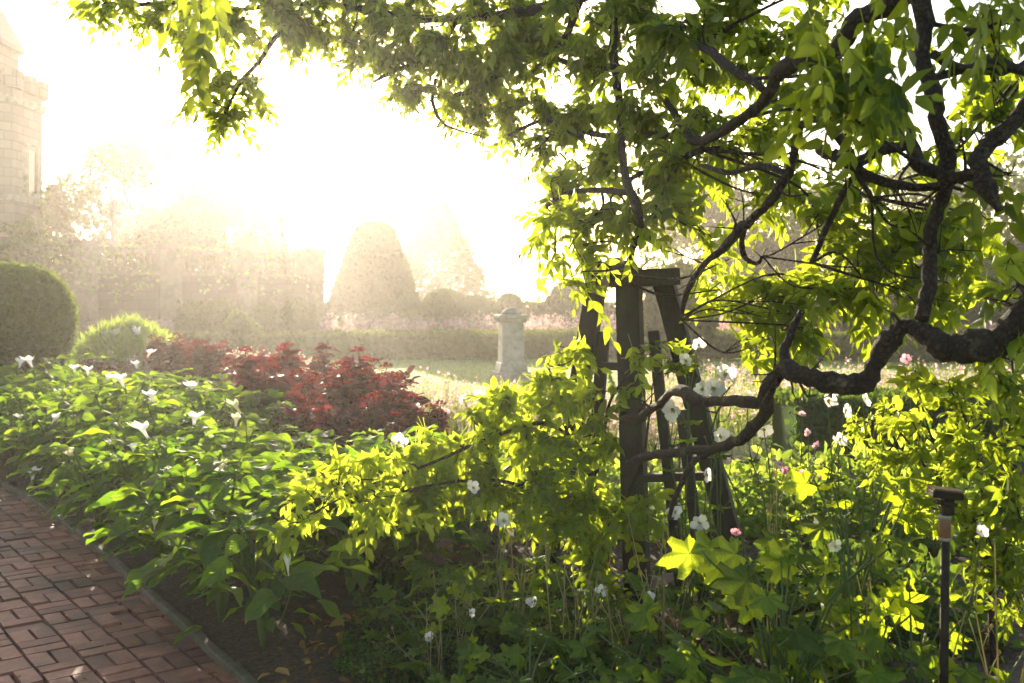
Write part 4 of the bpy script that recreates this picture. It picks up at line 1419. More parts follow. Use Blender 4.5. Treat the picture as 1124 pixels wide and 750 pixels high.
# bright low wisteria mass in front of the tripod
C2 = [
    (335, 538, 4.4, 24, 12, .95), (350, 562, 4.3, 20, 11, .95), (332, 580, 4.3, 16, 7, .95), (362, 528, 4.4, 26, 12, .95), (395, 515, 4.5, 30, 15, .95), (412, 540, 4.45, 28, 14, .95), (395, 552, 4.4, 22, 9, .9), (425, 500, 4.6, 26, 12, .95),
    (440, 500, 4.9, 34, 20, .95), (450, 540, 4.8, 34, 20, .8), (480, 480, 5.0, 34, 20, .95), (495, 520, 4.9, 36, 24, .8), (520, 462, 5.0, 34, 20, .95), (540, 500, 4.9, 38, 26, .75), (560, 440, 5.1, 34, 20, .95),
    (585, 475, 5.0, 40, 28, .8), (590, 420, 5.2, 32, 22, .95), (615, 440, 5.1, 32, 24, .9), (620, 400, 5.2, 26, 16, .95), (640, 480, 4.9, 36, 30, .65), (600, 520, 4.8, 40, 28, .55), (555, 535, 4.8, 32, 18, .55),
    (640, 540, 4.7, 38, 30, .5), (620, 575, 4.6, 32, 26, .4), (660, 590, 4.6, 30, 26, .4), (690, 550, 4.6, 26, 26, .45), (590, 555, 4.7, 26, 14, .45), (700, 388, 4.8, 12, 12, .85), (650, 430, 4.9, 24, 20, .75),
    (735, 395, 4.6, 22, 12, .6), (640, 385, 5.1, 18, 12, .9), (545, 470, 5.0, 26, 16, .95), (505, 490, 4.9, 26, 14, .95), (660, 625, 4.6, 20, 18, .4),
]
w2 = ground_at(640, 5.3)
ws = thing('wisteria_bush', 'bright yellow green wisteria growth spreading low in front of the timber tripod', 'wisteria', w2)
mb = MB()
main = []
for pts in ([(640, 640, 5.3, 9), (650, 560, 5.2, 8), (640, 500, 5.1, 7), (600, 465, 5.05, 6), (540, 480, 4.95, 5), (470, 510, 4.75, 4), (400, 535, 4.5, 3), (340, 565, 4.3, 2)],
            [(645, 600, 5.25, 7), (610, 560, 5.0, 6), (560, 530, 4.85, 5), (490, 530, 4.8, 4), (420, 545, 4.7, 3)],
            [(648, 560, 5.2, 6), (660, 500, 5.0, 5), (670, 440, 4.95, 4), (700, 400, 4.8, 3)],
            [(640, 500, 5.1, 5), (610, 430, 5.15, 4), (600, 395, 5.2, 3)],
            [(650, 580, 5.2, 6), (670, 560, 4.9, 4), (660, 600, 4.6, 3)],
            [(650, 600, 5.2, 5), (700, 520, 4.8, 4), (715, 440, 4.7, 3)]):
    w3 = np.array([P(a, b, c) for a, b, c, r in pts])
    if pts[0][0] == 640 and pts[0][1] == 640:
        w3[0] = w2
    q3 = spline(w3, 5)
    r3 = np.interp(np.linspace(0, len(pts) - 1, len(q3)), np.arange(len(pts)), [r / F * c * .42 for a, b, c, r in pts])
    mb.tube(q3, r3, 6, rough=.2)
    main.append(np.concatenate([q3, r3[:, None]], 1))
mb.build('stem', M['bark'], ws, origin=w2)
fol = MB()
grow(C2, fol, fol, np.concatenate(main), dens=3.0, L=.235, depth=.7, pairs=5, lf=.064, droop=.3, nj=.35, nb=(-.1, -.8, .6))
fol.build('foliage', [M['wisteria'], M['bark']], ws, origin=w2)

# leafy shrub at the right edge
C3 = [(1000, 410, 3.9, 30, 16, .85), (1040, 430, 3.7, 36, 22, .8), (1085, 420, 3.5, 36, 26, .6), (1115, 395, 3.4, 24, 30, .6), (985, 450, 4.2, 26, 18, .9), (1010, 480, 4.0, 36, 22, .85), (1060, 480, 3.7, 40, 28, .6),
      (1105, 480, 3.5, 34, 34, .5), (970, 500, 4.1, 30, 18, .9), (1030, 520, 3.9, 40, 22, .85), (1080, 535, 3.6, 40, 28, .75), (1115, 550, 3.5, 24, 30, .65), (985, 540, 4.0, 30, 16, .8), (1065, 575, 3.6, 30, 22, .75), (1105, 600, 3.4, 30, 24, .7),
      (1080, 620, 3.5, 30, 20, .6), (1115, 650, 3.3, 24, 24, .5), (1010, 560, 3.9, 26, 16, .75), (955, 470, 4.3, 18, 12, .9), (1110, 520, 3.4, 22, 22, .45)]
w3_ = ground_at(1090, 3.9)
rs = thing('leafy_shrub', 'tall sunlit yellow green shrub filling the right edge below the gnarled limb', 'shrub', w3_)
mb = MB()
main = []
for pts in ([(1090, 700, 3.9, 8), (1085, 600, 3.8, 7), (1070, 500, 3.75, 5), (1050, 430, 3.7, 3)], [(1088, 650, 3.85, 6), (1110, 560, 3.6, 5), (1115, 450, 3.5, 4), (1110, 390, 3.4, 2)],
            [(1086, 620, 3.8, 5), (1040, 550, 3.9, 4), (1000, 490, 4.0, 3), (975, 460, 4.2, 2)], [(1085, 600, 3.8, 4), (1030, 500, 3.9, 3), (1005, 420, 3.9, 2)], [(1090, 660, 3.85, 4), (1105, 630, 3.5, 3), (1112, 640, 3.35, 2)]):
    w3 = np.array([P(a, b, c) for a, b, c, r in pts])
    if pts[0][1] == 700:
        w3[0] = w3_
    q3 = spline(w3, 5)
    r3 = np.interp(np.linspace(0, len(pts) - 1, len(q3)), np.arange(len(pts)), [r / F * c * .42 for a, b, c, r in pts])
    mb.tube(q3, r3, 6, rough=.2)
    main.append(np.concatenate([q3, r3[:, None]], 1))
mb.build('stem', M['bark'], rs, origin=w3_)
fol = MB()
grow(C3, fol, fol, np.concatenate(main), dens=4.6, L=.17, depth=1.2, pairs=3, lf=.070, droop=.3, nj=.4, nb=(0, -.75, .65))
fol.build('foliage', [M['wisteria'], M['bark']], rs, origin=w3_)

# ------------------------------------------------------------------ datura bed (white trumpets)
def datura_proto(seed):
    global rng
    keep = rng
    rng = np.random.RandomState(seed)
    st, fo = MB(), MB()
    H = .58 + .14 * rng.rand()
    forks = []
    base = np.zeros(3)
    nb = 5 + rng.randint(2)
    for k in range(nb):
        a = k / nb * 6.283 + rng.normal(0, .3)
        r = (.16 + .20 * rng.rand()) * (0.2 if k == 0 else 1)
        e = np.array([math.cos(a) * r, math.sin(a) * r, H * (.78 + .3 * rng.rand())])
        st.tube(spline([base, e * [.25, .25, .45], e], 4), np.linspace(.014, .006, 9), 6, tint=[.5, .4, .5, .5])
        forks.append((e, a))
        e2 = e * [.5, .5, .6] + [math.cos(a + .9) * .26, math.sin(a + .9) * .26, .06]
        st.tube(spline([e * [.35, .35, .5], (e + e2) / 2 * [1, 1, .92], e2], 4), np.linspace(.009, .005, 9), 5, tint=[.5, .4, .5, .5])
        forks.append((e2, a + .9))
    for e, a in forks:
        m = 6 + rng.randint(3)
        az = a + np.arange(m) * 2.4 + rng.normal(0, .3, m)
        el = rng.uniform(-.25, .45, m)
        d = np.stack([np.cos(az) * np.cos(el), np.sin(az) * np.cos(el), np.sin(el)], 1)
        sz = rng.uniform(.11, .24, m)
        sz[-2:] *= .5
        pet = rng.uniform(.02, .07, m)
        pb = e + rng.normal(0, .02, (m, 3)) - [0, 0, .05] * rng.rand(m, 1)
        pos = pb + d * pet[:, None]
        for i in range(m):
            st.tube([pb[i], pos[i] + [0, 0, .003]], [.003, .0022], 4, cap=False, tint=[.5, .6, .5, .5])
        kk = rng.randint(len(DAT), size=m)
        for q in range(len(DAT)):
            s_ = kk == q
            leaves(fo, DAT[q], pos[s_], d[s_], sz[s_], 1.0, .33, np.clip(.35 + rng.normal(0, .22, s_.sum()) + (.3 if q == 0 else 0), 0, 1))
    # lower older leaves
    m = 16
    m = 26
    az = rng.rand(m) * 6.283
    rr = rng.uniform(.05, .30, m)
    pos = np.stack([np.cos(az) * rr, np.sin(az) * rr, rng.uniform(.12, .46, m)], 1)
    d = np.stack([np.cos(az), np.sin(az), rng.uniform(-.35, .25, m)], 1)
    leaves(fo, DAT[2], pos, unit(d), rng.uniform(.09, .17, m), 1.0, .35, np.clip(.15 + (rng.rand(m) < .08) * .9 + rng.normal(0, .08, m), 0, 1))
    t = thing('moonflower_plant', 'x', 'plant', (0, 0, 0), 'moonflower plants massed beside the brick path')
    st.build('stem', M['stem'], t, origin=(0, 0, 0))
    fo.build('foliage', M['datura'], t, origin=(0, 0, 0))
    rng = keep
    return t, H


def trumpet(L=.13, R_=.055, seg=20):
    """upright flared trumpet with five points, opening along +z"""
    mb = MB()
    t = np.array([0, .15, .35, .55, .72, .86, .95, 1.0, .965])
    r = np.array([.10, .12, .16, .22, .36, .62, .9, 1.0, .96])
    a = np.arange(seg) / seg * 6.2832
    V = []
    for k, (tt, r_) in enumerate(zip(t, r)):
        st_ = 1 + .10 * np.cos(5 * a) * (tt > .8)
        V.append(np.stack([np.cos(a) * r_ * R_ * st_, np.sin(a) * r_ * R_ * st_, tt * L + .012 * np.cos(5 * a) * (tt > .8) - (.02 if k == 8 else 0)], 1))
    V = np.concatenate(V[:8])
    n = 8
    i = np.arange(n - 1)[:, None] * seg
    j = np.arange(seg)[None]
    jn = (j + 1) % seg
    mb.add(V, {4: np.stack([i + j, i + jn, i + seg + jn, i + seg + j], -1).reshape(-1, 4)})
    return mb


protos = [datura_proto(100 + k) for k in range(7)]
spots = []
for row, nn in enumerate((.27, .9, 1.6, 2.35)):
    for s in np.arange(4.25 + .3 * (row % 2), 15.4, .52 if row == 0 else .6 + .05 * row):
        if (row == 3 and s < 10.6) or (row == 2 and s < 7.0):
            continue
        p = bedpt(s + rng.normal(0, .09), nn + rng.normal(0, .08))
        spots.append((p[0], p[1], row, s))
# flowers: px, py, kind
FL = [(28, 466, 'o'), (53, 467, 'o'), (82, 510, 'c'), (167, 482, 'o'), (212, 466, 'o'), (217, 432, 'o'), (139, 424, 'o'), (111, 421, 'o'), (97, 412, 'o'), (82, 410, 'o'), (64, 438, 'o'), (38, 402, 'o'),
      (20, 403, 'o'), (160, 383, 'o'), (151, 405, 'o'), (70, 402, 'o'), (258, 470, 'c'), (168, 589, 'b'), (318, 640, 'b'), (229, 530, 'b'), (171, 442, 'o'), (35, 528, 'o'), (270, 455, 'c'), (150, 500, 'o')]
spots += [((px - CX) / F * Y, Y, 9, 0) for px, Y in ((462, 5.5), (385, 5.25), (425, 6.2), (500, 6.0), (345, 5.9))]
plants = []
for (x, y, row, s) in spots:
    pr, H = protos[rng.randint(len(protos))]
    sc = rng.uniform(.92, 1.22) * (1.0 if row else .9)
    px = CX + x / y * F
    py = HY - (H * sc - CH) / y * F
    if px < -90 or (2 <= row < 9 and 318 < px < 560) or (row == 1 and 400 < px < 560):
        continue
    plants.append(dict(x=x, y=y, row=row, pr=pr, H=H, sc=sc, px=px, py=py, fl=[]))
for px, py, kd in FL:
    best = min(plants, key=lambda q: abs(q['px'] - px) + 1.3 * abs(q['py'] - 6 - py) + 30 * len(q['fl']))
    best['fl'].append((px, py, kd))
kinds = {'o': 'white trumpet', 'c': 'cream half-shut trumpet', 'b': 'slim pale bud'}
num = {1: 'one', 2: 'two', 3: 'three'}
plants.sort(key=lambda q: q['y'])
seen = {}


def where(q):
    x, y = q['px'], q['py']
    side = ('near the left edge' if x < 45 else 'left of bed middle' if x < 120 else 'at bed middle' if x < 200 else 'toward the red plants' if x < 290 else 'beside yellow green wisteria')
    return side


ML = {}
for q in plants:
    rz = rng.rand() * 6.28
    o = dup(q['pr'], (q['x'], q['y'], .045), rz, q['sc'])
    q['o'] = o
    if q['fl']:
        ks = {}
        for f in q['fl']:
            ks[f[2]] = ks.get(f[2], 0) + 1
        desc = ' and '.join(f"{num.get(v, 'several')} {kinds[k]}{'s' if v > 1 else ''}" for k, v in ks.items())
        lab = f"moonflower plant with {desc} {where(q)}"
        k = ML.get(lab, 0)
        ML[lab] = k + 1
        if k:
            lab = lab + (', farther back' if k == 1 else ', far back' if k == 2 else ', smallest')
        o['label'] = lab
        for f in q['fl']:
            # world point of the blossom: pixel at the plant's own depth, then to plant space
            wpt = P(f[0], f[1], q['y'] - .32 + .1 * rng.rand()) - np.array([q['x'], q['y'], .045])
            wpt[2] = np.clip(wpt[2] + .06, .30, 1.0 * q['sc'])
            cs, sn = math.cos(-rz), math.sin(-rz)
            lp = np.array([wpt[0] * cs - wpt[1] * sn, wpt[0] * sn + wpt[1] * cs, wpt[2]]) / q['sc']
            size = {'o': (.125, .060), 'c': (.12, .040), 'b': (.115, .017)}[f[2]]
            mb = trumpet(*size)
            tilt = rng.normal(0, .42, 2)
            V = mb.v[0]
            V = np.stack([V[:, 0] + V[:, 2] * tilt[0], V[:, 1] + V[:, 2] * tilt[1], V[:, 2]], 1)
            mb.v[0] = V + lp - np.array([0, 0, size[0] * .75])
            fo = mb.build('flower' if f[2] != 'b' else 'bud', M['white'] if f[2] == 'o' else M['cream'], o, origin=(0, 0, 0))
            b0 = lp - np.array([0, 0, size[0] * .75])
            mb = MB()
            mb.tube([b0 * [.6, .6, 1] - [0, 0, .2], b0 - [0, 0, .03]], [.004, .003], 5, tint=[.5, .6, .5, .5])
            mb.tube([b0 - [0, 0, .035], b0 + [tilt[0] * .01, tilt[1] * .01, .01], b0 + [tilt[0] * .04, tilt[1] * .04, .04]], [.004, .0095, .0085], 7, tint=[.6, .8, .5, .5])
            mb.build('calyx', M['stem'], fo, origin=(0, 0, 0))
    elif q['row'] == 9:
        o['label'] = 'broad leaved moonflower plant in shade beneath the low wisteria spray'
    elif q['row'] == 0:
        o['label'] = 'leafy moonflower plant without open flowers leaning over the kerb of the brick path'
    else:
        o['label'] = 'leafy moonflower plant without open flowers inside the bed, away from the path kerb'
for pr, H in protos:
    for ch in list(pr.children):
        bpy.data.objects.remove(ch)
    bpy.data.objects.remove(pr)


# ------------------------------------------------------------------ red leaved plants
def red_proto(seed):
    global rng
    keep = rng
    rng = np.random.RandomState(seed)
    st, fo, hd = MB(), MB(), []
    k = 9
    heads = []
    for i in range(k):
        a = rng.rand() * 6.28
        r = .30 * rng.rand() ** .5
        H = .62 + .28 * rng.rand()
        e = np.array([math.cos(a) * r, math.sin(a) * r, H])
        pts = spline([e * [.25, .25, 0], e * [.7, .7, .5], e], 6)
        st.tube(pts, np.linspace(.007, .004, len(pts)), 5, tint=[.4, .3, .5, .5])
        m = 80
        t_ = .12 + .88 * rng.rand(m) ** .8
        pos = pts[(t_ * (len(pts) - 1)).astype(int)] + rng.normal(0, .012, (m, 3))
        az = rng.rand(m) * 6.28
        d = unit(np.stack([np.cos(az), np.sin(az), rng.uniform(-.2, .7, m)], 1))
        leaves(fo, OVAL[i % 2], pos + d * .012, d, rng.uniform(.07, .125, m), 1.1, .45, np.clip(t_ * .8 - .15 + rng.normal(0, .15, m), 0, 1))
        if i < 5:
            heads.append(e)
    t = thing('red_leaved_plant', 'x', 'plant', (0, 0, 0), 'maroon leaved plants with red flower heads')
    st.build('stem', M['maroon'], t, origin=(0, 0, 0))
    fo.build('foliage', M['maroon'], t, origin=(0, 0, 0))
    for e in heads:
        hb = MB()
        m = 46
        u = rdir(m)
        u[:, 2] = np.abs(u[:, 2]) * .8
        leaves(hb, QUAD, e + u * [.036, .036, .026] + [0, 0, .005], unit(u + rng.normal(0, .4, (m, 3))), rng.uniform(.018, .034, m), .9, .8, rng.rand(m))
        hb.build('flower_head', M['redhead'], t, origin=(0, 0, 0))
    rng = keep
    return t


rp = [red_proto(300 + k) for k in range(4)]
REDS = [(212, 14.8, 1.0), (238, 13.6, 1.02), (262, 13.2, .98), (225, 13.9, .9), (288, 12.3, 1.05), (310, 11.9, 1.0), (300, 11.2, .98), (330, 10.9, 1.05), (350, 10.4, .88), (362, 9.9, .95), (392, 9.6, .98), (380, 9.2, .86), (420, 9.1, .93), (446, 8.9, .92), (352, 9.6, .8), (318, 10.4, .9), (270, 12.0, .9), (405, 8.7, .72), (330, 9.6, .75), (188, 15.4, 1.0),
        (340, 8.6, .92), (372, 8.1, .9), (400, 7.7, .86), (428, 7.9, .88), (310, 9.4, .95), (355, 9.0, .95), (418, 8.4, .95), (458, 8.2, .82), (385, 7.4, .72), (345, 7.9, .75), (440, 7.4, .66), (290, 10.2, .95)]
RL = {0: 'maroon leaved plant with red heads at the far left end of the red drift', 13: 'maroon leaved plant with red heads at the drift end beside the wisteria'}
for k, (px, Y, sc) in enumerate(REDS):
    lab = RL.get(k)
    if k == 19:
        lab = 'maroon leaved plant half hidden by moonflower leaves at the far end of the drift'
    o = dup(rp[k % 4], ground_at(px, Y) + [0, 0, .04], rng.rand() * 6.3, sc * rng.uniform(.95, 1.3), lab or 'maroon leaved plant with red flower heads inside the drift behind the moonflower bed')
for pr in rp:
    for ch in list(pr.children):
        bpy.data.objects.remove(ch)
    bpy.data.objects.remove(pr)


# ------------------------------------------------------------------ anemones and other foreground plants
PET = grid_leaf(8, 5, .66, .60, -.10, .30, .06, 50)


def anemone_flower(c, face, size, parent, mat, name='flower'):
    mb = MB()
    face = unit(np.array(face, float))
    u = unit(np.cross(face, [0.3, 0.2, 1]))
    w = np.cross(face, u)
    k = 5 + rng.randint(2)
    for layer in range(1):
        a = np.arange(k) / k * 6.283 + rng.rand() * 6
        d = np.cos(a)[:, None] * u + np.sin(a)[:, None] * w + face * (.28 + rng.normal(0, .14, (k, 1)))
        X, Y, Z = frames(d, np.tile(face, (k, 1)) + rng.normal(0, .1, (k, 3)))
        sz = (size * .5 * (.8 + .4 * rng.rand(k)))[:, None]
        mb.scatter(PET[0], PET[1], np.tile(c, (k, 1)) + Z * (np.arange(k) % 2)[:, None] * .0012, X * sz, Y * sz * 1.2, Z * sz, ta=PET[2])
    fo = mb.build(name, mat, parent)
    mb = MB()
    m = 30
    dd = unit(face[None] * .9 + rng.normal(0, .5, (m, 3)))
    leaves(mb, QUAD, np.tile(c, (m, 1)) + dd * size * .06, dd, size * .13, .4, 1.0)
    mb.tube([c - face * .001, c + face * size * .05, c + face * size * .09], [size * .07, size * .065, size * .02], 8)
    mb.build('centre', M['yellow'], fo, origin=parent['_org'])
    return fo


def anemone(base, flowers, label, nleaf=7, lsize=.12, mat='white', group='tall anemones around the tripod', buds=2, cat='flower'):
    """flowers: list of (px,py,depth,size)"""
    base = np.array(base, float)
    t = thing('anemone', label, cat, base, group)
    st, fo = MB(), MB()
    ends = [P(a, b, c) for a, b, c, s_ in flowers]
    fork = None
    for i, e in enumerate(ends):
        s0 = base + rng.normal(0, .03, 3) * [1, 1, 0]
        mid = s0 * .5 + e * .5 + rng.normal(0, .05, 3)
        mid2 = s0 * .2 + e * .8 + rng.normal(0, .02, 3) + [0, 0, -.01]
        pts = spline([s0, mid, mid2, e], 6)
        st.tube(pts, np.linspace(.0042, .0022, len(pts)), 5, tint=[.6, .6, .5, .5])
        for k in range(buds):
            i0 = rng.randint(len(pts) // 2, len(pts) - 3)
            be = pts[i0] + unit(rdir(1)[0] + [0, 0, 1.6]) * rng.uniform(.08, .2)
            st.tube(spline([pts[i0], (pts[i0] + be) / 2 + rng.normal(0, .012, 3), be], 4), .0018, 4, tint=[.6, .7, .5, .5])
            st.tube([be - [0, 0, .006], be, be + [0, 0, .007]], [.002, .0065, .002], 6, tint=[.7, .9, .5, .5])
        # stem leaves at the fork
        m = 3
        az = rng.rand() * 6 + np.arange(m) * 2.1
        d = unit(np.stack([np.cos(az), np.sin(az), np.full(m, .25)], 1))
        leaves(fo, TRI[i % 2], np.tile(pts[len(pts) * 3 // 5], (m, 1)), d, lsize * .55, .9, .3, np.full(m, .65))
    for k in range(nleaf):
        a = rng.rand() * 6.28
        e = base + [math.cos(a) * rng.uniform(.08, .24), math.sin(a) * rng.uniform(.08, .24), rng.uniform(.14, .42)]
        st.tube(spline([base, (base + e) / 2 + [0, 0, .06], e], 4), .0025, 4, tint=[.5, .5, .5, .5])
        m = 3
        az = a + np.array([-1.1, 0, 1.1]) + rng.normal(0, .15, 3)
        d = unit(np.stack([np.cos(az), np.sin(az), rng.uniform(-.25, .2, m)], 1))
        leaves(fo, TRI[k % 2], np.tile(e, (m, 1)), d, lsize * rng.uniform(.8, 1.15, m), .95, .3, np.clip(.5 + rng.normal(0, .2, m), 0, 1))
    st.build('stem', M['stem'], t)
    fo.build('foliage', M['lobed'], t)
    for (a, b, c, s_), e in zip(flowers, ends):
        face = unit(np.array([rng.normal(0, .5), -.8 + rng.normal(0, .3), .4 + rng.normal(0, .3)]))
        anemone_flower(e, face, s_, t, M[mat])
    return t


A = anemone
A(ground_at(430, 5.6), [(437, 487, 5.3, .10)], 'anemone with one white bloom above the left part of the wisteria bush')
A(ground_at(525, 6.0), [(526, 434, 5.7, .085), (510, 440, 5.8, .08)], 'anemone with two white blooms side by side behind the wisteria bush, facing the lawn')
A(ground_at(548, 4.4), [(554, 572, 4.3, .088), (519, 536, 4.4, .07)], 'anemone with a wide open white bloom in front of the wisteria bush')
A(ground_at(478, 4.1), [(470, 700, 4.0, .05), (516, 672, 4.0, .05)], 'anemone with two small pale blooms at bottom, left of the dense seed stalks')
A(ground_at(590, 4.1), [(585, 661, 4.0, .055), (583, 700, 4.0, .045)], 'anemone with two small pale blooms low in front of the tripod')
A(ground_at(660, 4.2), [(661, 648, 4.1, .06), (712, 655, 4.0, .05)], 'anemone with two faded blooms at the foot of the tripod')
A(ground_at(745, 4.4), [(742, 563, 4.3, .075), (768, 574, 4.2, .08), (775, 522, 4.3, .075)], 'anemone with three white blooms crossing the right tripod leg')
A(ground_at(760, 4.6), [(740, 450, 4.35, .11), (752, 397, 4.4, .075), (767, 379, 4.45, .07)], 'tall anemone with three white blooms rising beside the right tripod leg')
A(ground_at(790, 4.4), [(795, 412, 4.2, .10), (783, 428, 4.2, .11), (790, 480, 4.2, .085), (772, 428, 4.3, .085)], 'anemone with four crowded white blooms under the hanging twig right of tripod')
A(ground_at(835, 4.5), [(838, 470, 4.3, .085), (820, 440, 4.35, .08)], 'anemone with two white blooms right behind the bend of the gnarled limb')
A(ground_at(915, 4.3), [(908, 441, 4.1, .085), (927, 451, 4.1, .07), (921, 483, 4.1, .075)], 'anemone with three white blooms below the middle of the gnarled limb')
A(ground_at(955, 4.3), [(947, 438, 4.1, .085)], 'anemone with one white bloom under the upward bend of the gnarled limb')
A(ground_at(925, 3.3), [(917, 600, 3.15, .045), (947, 600, 3.2, .045)], 'anemone with two small cream blooms among broad lobed leaves', mat='cream')
A(ground_at(872, 4.8), [(880, 520, 4.7, .05), (901, 522, 4.7, .05), (862, 516, 4.7, .045)], 'anemone with three small pink blooms in the shade below the gnarled limb', mat='magenta')
A(ground_at(812, 4.9), [(808, 585, 4.5, .05), (800, 610, 4.5, .05)], 'anemone with two small pink blooms behind the right tripod leg', mat='magenta')
A(ground_at(893, 5.2), [(887, 475, 5.0, .05), (880, 455, 5.0, .045), (896, 490, 5.0, .05)], 'anemone with three pale pink blooms left of the lower white blooms', mat='pink')
A(ground_at(975, 5.6), [(960, 396, 5.3, .07), (995, 394, 5.3, .065)], 'anemone with two rose pink blooms showing just under the gnarled limb', mat='magenta')
A(ground_at(1075, 3.2), [(1077, 583, 3.0, .04)], 'anemone with a single small white bloom beside the garden stake')

# broad lobed leaf plants in the right foreground
def lobed_plant(loc, label, n, h, size, spread, youngs=.5, tpl=LOB, group='broad lobed leaf plants in the right foreground'):
    loc = np.array(loc, float)
    t = thing('lobed_leaf_plant', label, 'plant', loc, group)
    st, fo = MB(), MB()
    n = int(n * 1.7)
    for k in range(n):
        a = rng.rand() * 6.283
        f = (k + .5) / n
        r = spread * (.25 + .95 * rng.rand())
        e = loc + [math.cos(a) * r, math.sin(a) * r, h * (.25 + .75 * f) + rng.normal(0, .03)]
        b = loc + rng.normal(0, .02, 3) * [1, 1, 0]
        st.tube(spline([b, b * [.6, .6, .3] + e * [.4, .4, .7], e], 5), np.linspace(.005, .003, 11), 5, tint=[.5, .5, .5, .5])
        az = a + rng.normal(0, .5)
        d = np.array([[math.cos(az), math.sin(az), rng.uniform(-.35, .25)]])
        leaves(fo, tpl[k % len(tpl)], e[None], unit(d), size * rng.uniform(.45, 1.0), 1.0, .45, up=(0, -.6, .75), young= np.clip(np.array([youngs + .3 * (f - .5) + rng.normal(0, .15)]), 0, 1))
    st.build('stem', M['stem'], t)
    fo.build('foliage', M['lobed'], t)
    return t


LP = lobed_plant
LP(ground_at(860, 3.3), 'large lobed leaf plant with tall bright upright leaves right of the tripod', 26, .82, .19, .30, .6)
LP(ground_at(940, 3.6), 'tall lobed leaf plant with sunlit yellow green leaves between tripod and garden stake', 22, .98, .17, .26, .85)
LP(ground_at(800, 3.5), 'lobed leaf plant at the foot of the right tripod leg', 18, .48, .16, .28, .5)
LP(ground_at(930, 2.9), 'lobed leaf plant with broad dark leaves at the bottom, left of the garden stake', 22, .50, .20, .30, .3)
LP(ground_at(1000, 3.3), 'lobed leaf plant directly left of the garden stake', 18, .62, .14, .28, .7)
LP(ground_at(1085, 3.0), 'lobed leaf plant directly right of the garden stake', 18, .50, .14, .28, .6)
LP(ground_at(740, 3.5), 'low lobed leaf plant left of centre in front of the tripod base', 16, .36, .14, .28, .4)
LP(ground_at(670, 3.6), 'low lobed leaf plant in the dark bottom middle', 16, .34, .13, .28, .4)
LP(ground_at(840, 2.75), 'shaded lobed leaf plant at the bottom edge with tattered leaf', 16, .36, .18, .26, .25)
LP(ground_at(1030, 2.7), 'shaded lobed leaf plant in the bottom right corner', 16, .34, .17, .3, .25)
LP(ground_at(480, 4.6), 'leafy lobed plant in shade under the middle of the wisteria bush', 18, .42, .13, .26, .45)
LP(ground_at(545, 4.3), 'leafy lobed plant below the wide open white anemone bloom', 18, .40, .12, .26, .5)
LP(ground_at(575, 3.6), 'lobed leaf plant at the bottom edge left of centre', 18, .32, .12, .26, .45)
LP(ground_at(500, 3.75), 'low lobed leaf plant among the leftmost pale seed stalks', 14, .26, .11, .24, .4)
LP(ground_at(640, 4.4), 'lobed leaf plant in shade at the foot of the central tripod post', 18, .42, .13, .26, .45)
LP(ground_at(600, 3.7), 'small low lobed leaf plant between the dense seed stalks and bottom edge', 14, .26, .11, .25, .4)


# leafy perennials of the middle bed
def perennial(loc, label, r3, n, leaf, mat='fine', fl=None, group='leafy clumps in the middle of the bed', tpl=None):
    tpl = tpl or OVAL[0]
    t = thing('leafy_clump', label, 'plant', loc, group)
    fo, st = MB(), MB()
    u = rdir(n)
    u[:, 2] = np.abs(u[:, 2])
    pos = u * np.array(r3) * (rng.rand(n) ** .4)[:, None]
    d = unit(u * [1, 1, .4] + rng.normal(0, .5, (n, 3)) + [0, 0, .15])
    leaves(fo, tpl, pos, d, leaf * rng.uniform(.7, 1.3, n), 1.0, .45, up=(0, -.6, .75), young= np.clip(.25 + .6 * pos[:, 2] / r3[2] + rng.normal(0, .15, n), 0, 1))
    for k in range(12):
        e = pos[rng.randint(n)]
        st.tube(spline([e * [.2, .2, 0], e * [.7, .7, .5], e], 3), .0035, 4, tint=[.5, .5, .5, .5])
    st.build('stem', M['stem'], t, origin=(0, 0, 0))
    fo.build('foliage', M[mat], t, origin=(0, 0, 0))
    return t


PC = perennial
PC(ground_at(870, 6.6), 'bright green leafy clump in the sun behind the gnarled limb', (.6, .5, .62), 900, .075)
PC(ground_at(950, 6.4), 'bright green leafy clump under the white blooms right of the limb bend', (.6, .5, .66), 900, .075)
PC(ground_at(1020, 6.2), 'bright green leafy clump beside the right edge shrub', (.6, .5, .8), 900, .075)
PC(ground_at(800, 6.6), 'bright green leafy clump seen just right of the tripod', (.5, .5, .55), 800, .07)
PC(ground_at(590, 6.9), 'bright green leafy clump seen over the wisteria bush left of the tripod', (.6, .5, .75), 800, .075)
PC(ground_at(700, 6.6), 'bright green leafy clump seen between the tripod posts', (.5, .5, .62), 800, .07)
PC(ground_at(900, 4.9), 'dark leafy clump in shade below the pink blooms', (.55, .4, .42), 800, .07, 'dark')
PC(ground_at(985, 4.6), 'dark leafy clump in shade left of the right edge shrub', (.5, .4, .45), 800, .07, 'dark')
PC(ground_at(460, 8.2), 'yellow green leafy clump at the right end of the red drift', (.5, .4, .5), 700, .07)
PC(ground_at(400, 10.6), 'yellow green leafy clump in the sun behind the red drift', (.6, .4, .55), 700, .07)

# dark fine ground cover at the bottom
mb = MB()
n = 15000
x = -.75 + rng.rand(n) * 1.2
y = 3.6 + rng.rand(n) * 1.9
kp = (x > kerb_x(y) + .35)
x, y = x[kp], y[kp]
n = len(x)
hh = (.10 + .06 * np.sin(x * 9 + 1) * np.cos(y * 8) + .05 * np.sin(x * 21 + y * 17))
z = .04 + hh * rng.rand(n) ** .5
leaves(mb, QUAD, np.stack([x, y, z], 1), unit(rdir(n) + [0, 0, .5]), rng.uniform(.014, .03, n), .8, .7, np.clip(z * 3 + rng.normal(0, .2, n), 0, 1))
tag(mb.build('ground_cover', M['dark']), 'dark fine leaved ground cover on the soil before the wisteria bush', 'ground cover', kind='stuff')

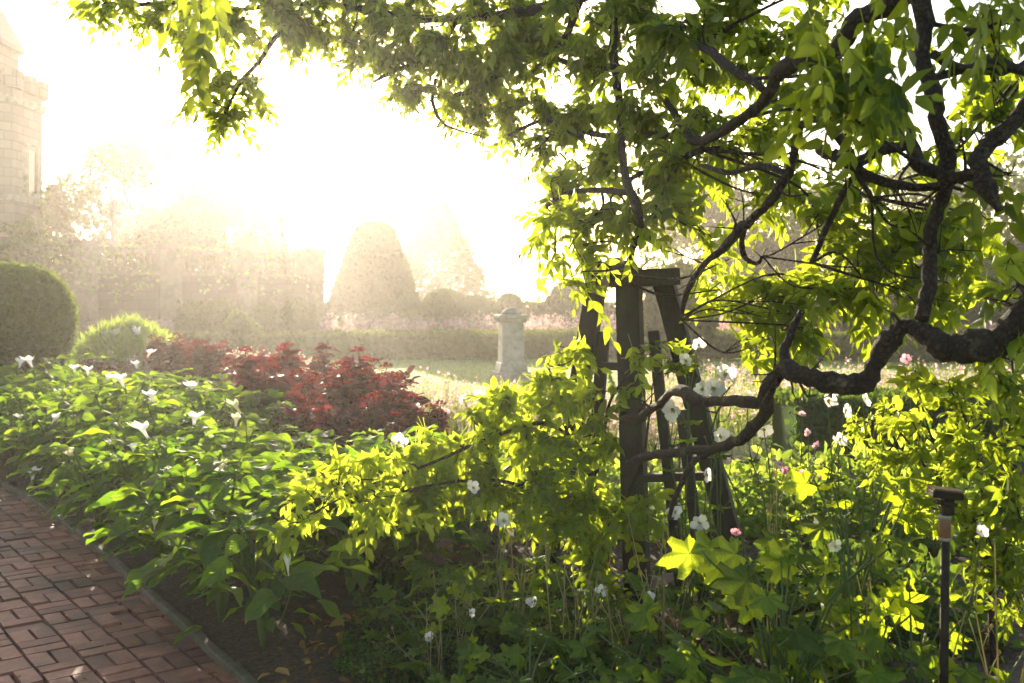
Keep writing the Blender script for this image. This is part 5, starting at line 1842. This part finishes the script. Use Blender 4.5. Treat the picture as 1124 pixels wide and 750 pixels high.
mb = MB()
n = 2200
x = -1 + rng.rand(n) * 5
y = 2.3 + rng.rand(n) * 4
kp = x > kerb_x(y) + .05
x, y = x[kp], y[kp]
n = len(x)
leaves(mb, OVAL[1], np.stack([x, y, .075 + .02 * rng.rand(n)], 1), unit(rdir(n) * [1, 1, .3]), rng.uniform(.03, .08, n), .9, .35, rng.rand(n))
m_ = 70
yy = 3.9 + rng.rand(m_) * 5
xx = kerb_x(yy) - .06 - rng.rand(m_) ** 2 * 1.6
leaves(mb, OVAL[1], np.stack([xx, yy, np.full(m_, .032)], 1), unit(rdir(m_) * [1, 1, .1]), rng.uniform(.015, .05, m_), .8, .15, rng.rand(m_))
tag(mb.build('leaf_litter', M['litter']), 'dry brown fallen leaves scattered on the dark soil', 'fallen leaves', kind='stuff')


# seed stalks at the bottom middle
def seed_stalk(loc, label, n, h, spread):
    loc = np.array(loc, float)
    t = thing('seed_stalk', label, 'plant', loc, 'thin seed stalks in front of the tripod')
    st = MB()
    hd = st
    n = max(5, int(n * .65))
    for k in range(n):
        a = rng.rand() * 6.283
        e = loc + [math.cos(a) * spread * rng.rand(), math.sin(a) * spread * rng.rand(), h * (.6 + .45 * rng.rand())]
        pts = spline([loc + rng.normal(0, .015, 3) * [1, 1, 0], (loc + e) / 2 + rng.normal(0, .02, 3), e], 6)
        st.tube(pts, np.linspace(.0034, .002, len(pts)), 5, tint=[.6, .6, .5, .5])
        hd.tube([e - [0, 0, .004], e + [0, 0, .003], e + [0, 0, .012]], [.002, .0065, .002], 6)
        for j in range(rng.randint(1, 3)):
            i0 = rng.randint(len(pts) // 2, len(pts) - 1)
            b = pts[i0] + unit(rdir(1)[0] + [0, 0, 1.3]) * rng.uniform(.05, .14)
            st.tube([pts[i0], (pts[i0] + b) / 2 + [0, 0, .008], b], .0017, 4, tint=[.6, .6, .5, .5])
            hd.tube([b - [0, 0, .004], b + [0, 0, .003], b + [0, 0, .012]], [.002, .0065, .002], 6)
    st.build('stem', M['straw'], t)
    return t


seed_stalk(ground_at(480, 3.9), 'pale seed stalks standing alone at the bottom, left of the others', 7, .52, .22)
seed_stalk(ground_at(560, 4.3), 'pale thin seed stalks below the wide open white anemone bloom', 12, .62, .22)
seed_stalk(ground_at(620, 4.1), 'dense pale seed stalks before the shaded wisteria leaves', 14, .60, .25)
seed_stalk(ground_at(730, 4.2), 'pale seed stalks at the base of the central tripod post', 12, .66, .22)
seed_stalk(ground_at(690, 4.0), 'short pale seed stalks between the tripod foot and low lobed leaves', 10, .5, .2)
seed_stalk(ground_at(850, 3.9), 'tall thin seed stalks rising through the large lobed leaf plant', 9, .95, .16)
seed_stalk(ground_at(505, 4.2), 'pale slender stalks beside the last moonflower plant near bottom centre', 8, .42, .2)
seed_stalk(ground_at(985, 3.2), 'crossing pale stalks left of the garden stake', 8, .72, .3)
seed_stalk(ground_at(1100, 3.3), 'crossing dry stalks right of the garden stake', 9, .85, .3)

# ------------------------------------------------------------------ haze
mb = MB()
mb.box((0, 55, 7.2), (298, 189, 16.4))
m, t_, out = newmat('morning_haze')
pv = N(t_, 'ShaderNodeVolumePrincipled')
pv.inputs['Color'].default_value = (1.0, 0.96, 0.92, 1)
pv.inputs['Density'].default_value = HAZE_DENSITY
pv.inputs['Anisotropy'].default_value = HAZE_G
pv.inputs['Density Attribute'].default_value = ''
pv.inputs['Temperature Attribute'].default_value = ''
t_.links.new(pv.outputs[0], out.inputs['Volume'])
try:
    m.cycles.homogeneous_volume = True
except Exception:
    pass
hz = mb.build('haze', m, smooth=False)
tag(hz, kind='stuff')
for o in bpy.data.objects:
    if '_org' in o:
        del o['_org']
